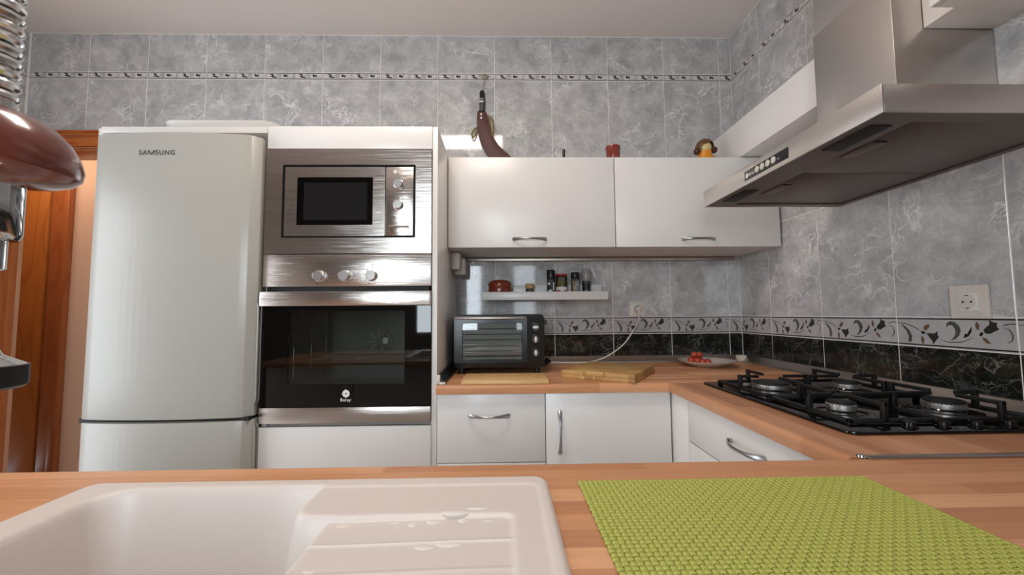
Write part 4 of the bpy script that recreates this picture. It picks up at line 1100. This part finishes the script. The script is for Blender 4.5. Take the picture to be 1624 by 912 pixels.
obj('cork', MB().lathe((.131, 2.015, ZS+.044), [(0, 0), (.015, 0), (.0205, .002), (.021, .024), (.018, .026), (0, .026)], 'Z', 20, 'cork'), None, ck)
def jar(name, x, r, h, hl_, lid, fill, fm, labels, label, lidr=1.0, lidmat=None, glassm='clear', fillh=.8, grp='spice jars on the shelf'):
    j = thing(name, label, 'jar', (x, 2.015, ZS), grp); hb_ = h-hl_
    obj('glass_body', MB().lathe((x, 2.015, ZS), [(0, 0), (r*.95, 0), (r, .003), (r, hb_-.006), (r*.85, hb_)], 'Z', 28, glassm), None, j)
    obj('contents', MB().lathe((x, 2.015, ZS+.002), [(0, 0), (r*.93, 0), (r*.93, hb_*fillh), (0, hb_*fillh+.001)], 'Z', 24, fm), None, j)
    obj('lid', MB().lathe((x, 2.015, ZS+hb_), [(r*lidr*.96, 0), (r*lidr, .002), (r*lidr, hl_-.003), (r*lidr*.92, hl_), (0, hl_)], 'Z', 28, lid), None, j)
    # wrapped label bands: (z0,z1,a0,a1,mat)
    for z0, z1, a0, a1, mt in labels:
        t = bmesh.new(); n_ = 14; A_ = []; B_ = []
        rr = r+.0004+(.0003 if mt in ('label_red', 'label_black') and z1-z0 < .03 else 0)
        for i in range(n_+1):
            a = math.radians(a0+(a1-a0)*i/n_)-PI/2
            A_.append(t.verts.new((x+rr*math.cos(a), 2.015+rr*math.sin(a), ZS+z0))); B_.append(t.verts.new((x+rr*math.cos(a), 2.015+rr*math.sin(a), ZS+z1)))
        for i in range(n_): t.faces.new((A_[i], A_[i+1], B_[i+1], B_[i]))
        mb = MB(); mb._merge(t, mt); obj('label_print', mb, None, j)
    return j
jar('spice_grinder', .237, .0195, .137, .044, 'black', 1, 'pepper', [(.0, .080, -80, 80, 'label_black'), (.062, .074, -60, -20, 'label_white'), (.035, .076, 22, 48, 'label_white'), (.030, .038, -50, 10, 'label_white')], 'black-capped grinder with black label, leftmost of the spice jars', 1.08)
jar('spice_jar', .289, .0275, .116, .010, 'red', 1, 'spice_olive', [(.004, .052, -85, 85, 'label_white'), (.006, .036, -75, -15, 'label_red'), (.012, .034, 20, 70, 'label_red'), (.022, .030, -10, 30, 'label_red')], 'squat spice jar with a red lid and red and white label', 1.04)
jar('spice_jar', .357, .0205, .124, .028, 'black', 1, 'spice_brown', [(.004, .080, 5, 70, 'label_blue'), (.010, .014, 8, 66, 'label_white'), (.060, .066, 8, 66, 'label_white')], 'slim spice jar with a black cap and grey label', 1.04)
j4 = jar('spice_grinder', .412, .0205, .139, .058, 'spice_lid_clear', 1, 'pepper', [(.002, .070, -80, 80, 'label_black'), (.020, .034, -40, 20, 'label_blue')], 'clear-capped grinder of black peppercorns, rightmost of the spice jars', 1.08)

# ------------------------------------------------------------------ on top of the wall cupboards
ZW = WZ1+.0002
bp_ = thing('terracotta_cup', 'small glazed terracotta cup on top of the wall cupboards', 'cup', (.51, 1.82, ZW))
obj('cup_body', MB().lathe((.510, 1.83, ZW), [(0, 0), (.026, 0), (.030, .01), (.0315, .055), (.0345, .075), (.034, .081), (.031, .081), (.028, .05), (.026, .008), (0, .006)], 'Z', 32, 'terracotta'), None, bp_)
tag(obj('pen_cap', MB().lathe((.281, 1.82, ZW), [(0, 0), (.0065, 0), (.0068, .060), (.006, .065), (0, .066)], 'Z', 16, 'black')), 'short black upright stub standing on the wall cupboards', 'cap')
ty = thing('figurine', 'small brown-haired figurine with orange collar on the cupboard top', 'figurine', (.935, 1.83, ZW))
fx, fy_ = .938, 1.83
obj('collar', MB().lathe((fx, fy_, ZW), [(0, 0), (.030, 0), (.031, .03), (.029, .062), (0, .062)], 'Z', 24, 'orange'), None, ty)
obj('face', MB().sphere((fx-.002, fy_-.004, ZW+.075), .031, (1, 1, 1.0), 20, 'skin'), None, ty)
hr = MB(); t = bmesh.new(); bmesh.ops.create_uvsphere(t, u_segments=32, v_segments=20, radius=.041)
dele = []
for f in t.faces:
    cc = f.calc_center_median()/.041
    if cc.y < -.25 and (-.68 < cc.x < .55) and cc.z < .28+.35*cc.x: dele.append(f)
bmesh.ops.delete(t, geom=dele, context='FACES')
for v_0 in t.verts: v_0.co = Vector((fx, fy_+.001, ZW+.078))+Vector((v_0.co.x, v_0.co.y*.98, v_0.co.z*1.02))
hr._merge(t, 'hair'); obj('hair', hr, None, ty)
for sx in (-1, 1): obj('hair_bun', MB().sphere((fx+sx*.040, fy_-.006, ZW+.058+(.008 if sx > 0 else 0)), .0155, (1, 1, 1), 16, 'bun'), None, ty)
obj('cape', MB().sphere((fx+.030, fy_+.012, ZW+.024), .024, (1.5, .9, 1.0), 16, 'amber').sphere((fx-.022, fy_+.012, ZW+.020), .022, (1.2, .9, .9), 16, 'amber'), None, ty)

# ------------------------------------------------------------------ leather strap hanging on the back wall
YB = D-.022
bt = thing('leather_strap', 'curved brown leather strap with a black loop handle and cord on the wall', 'strap', (-.05, YB, .75))
hkk = tag(obj('wall_hook', MB().lathe((-.088, D-.001, 1.250), [(.012, 0), (.012, .004), (.005, .006), (.004, .022), (0, .022)], '-Y', 20, 'chrome').tube([(-.088, D-.020, 1.250), (-.088, D-.030, 1.235), (-.088, D-.024, 1.222)], .0025, 8, 'chrome')), 'small metal wall hook on the patterned tile band', 'hook')
obj('ring', MB().tube([(-.088+.0135*math.cos(a*PI/10), D-.024, 1.238+.0135*math.sin(a*PI/10)) for a in range(20)], .0019, 8, 'brass', closed=True), None, bt)
obj('hook_wire', MB().tube([(-.090, D-.024, 1.224), (-.098, YB, 1.195), (-.100, YB, 1.158)], .0022, 8, 'chrome'), None, bt)
hnd = obj('black_loop', MB().prism([(-.1165, 1.052), (-.0905, 1.052), (-.0875, 1.10), (-.090, 1.155), (-.096, 1.165), (-.110, 1.165), (-.1155, 1.155), (-.118, 1.10)], (0, YB+.006, 0), (1, 0, 0), (0, 0, 1), .012, 'black', .002), None, bt)
obj('silver_band', MB().box(-.1172, -.0955, YB-.0072, YB-.0058, 1.098, 1.110).box(-.1172, -.0955, YB-.0072, YB-.0058, 1.116, 1.120), 'satin', hnd)
L_ = [(-.1185, 1.060), (-.128, 1.050), (-.131, 1.020), (-.130, .975), (-.122, .925), (-.105, .870), (-.083, .828), (-.060, .80), (-.02, .762)]
R_ = [(.10, .762), (.070, .793), (.042, .815), (.010, .845), (-.020, .875), (-.045, .915), (-.063, .965), (-.073, 1.010), (-.080, 1.045), (-.0905, 1.058)]
lt = obj('leather', MB().prism(L_+R_, (0, YB+.004, 0), (1, 0, 0), (0, 0, 1), .005, 'leather', .0012), None, bt)
rv = MB()
for z in (1.038, 1.019): rv.lathe((-.108, YB-.002, z), [(.0065, 0), (.006, .002), (.003, .003), (0, .003)], '-Y', 16, 'chrome')
obj('rivet', rv, None, lt)
def rope(P, r=.0028):
    pts_ = catmull(P, 10); mb = MB(); n_ = len(pts_)
    for ph_ in (0, PI):
        out = []
        for i, p in enumerate(pts_):
            d_ = (pts_[min(i+1, n_-1)]-pts_[max(i-1, 0)]).normalized(); u_1 = d_.cross(Vector((0, 1, 0))).normalized(); v_1 = d_.cross(u_1)
            a = i*1.1+ph_; out.append(p+(u_1*math.cos(a)+v_1*math.sin(a))*r*.7)
        mb.tube(out, r, 6, 'brass')
    return mb
obj('cord', rope([(-.075, YB+.004, 1.032), (-.055, YB-.002, 1.015), (-.045, YB-.002, .985), (-.046, YB-.002, .950), (-.054, YB, .925), (-.060, YB+.004, .958), (-.064, YB+.006, .99), (-.072, YB+.006, 1.02)]), None, bt)
obj('cord', rope([(-.128, YB+.007, .972), (-.148, YB+.004, .955), (-.158, YB, .932), (-.150, YB, .915), (-.140, YB, .925), (-.130, YB+.006, .955)]), None, bt)
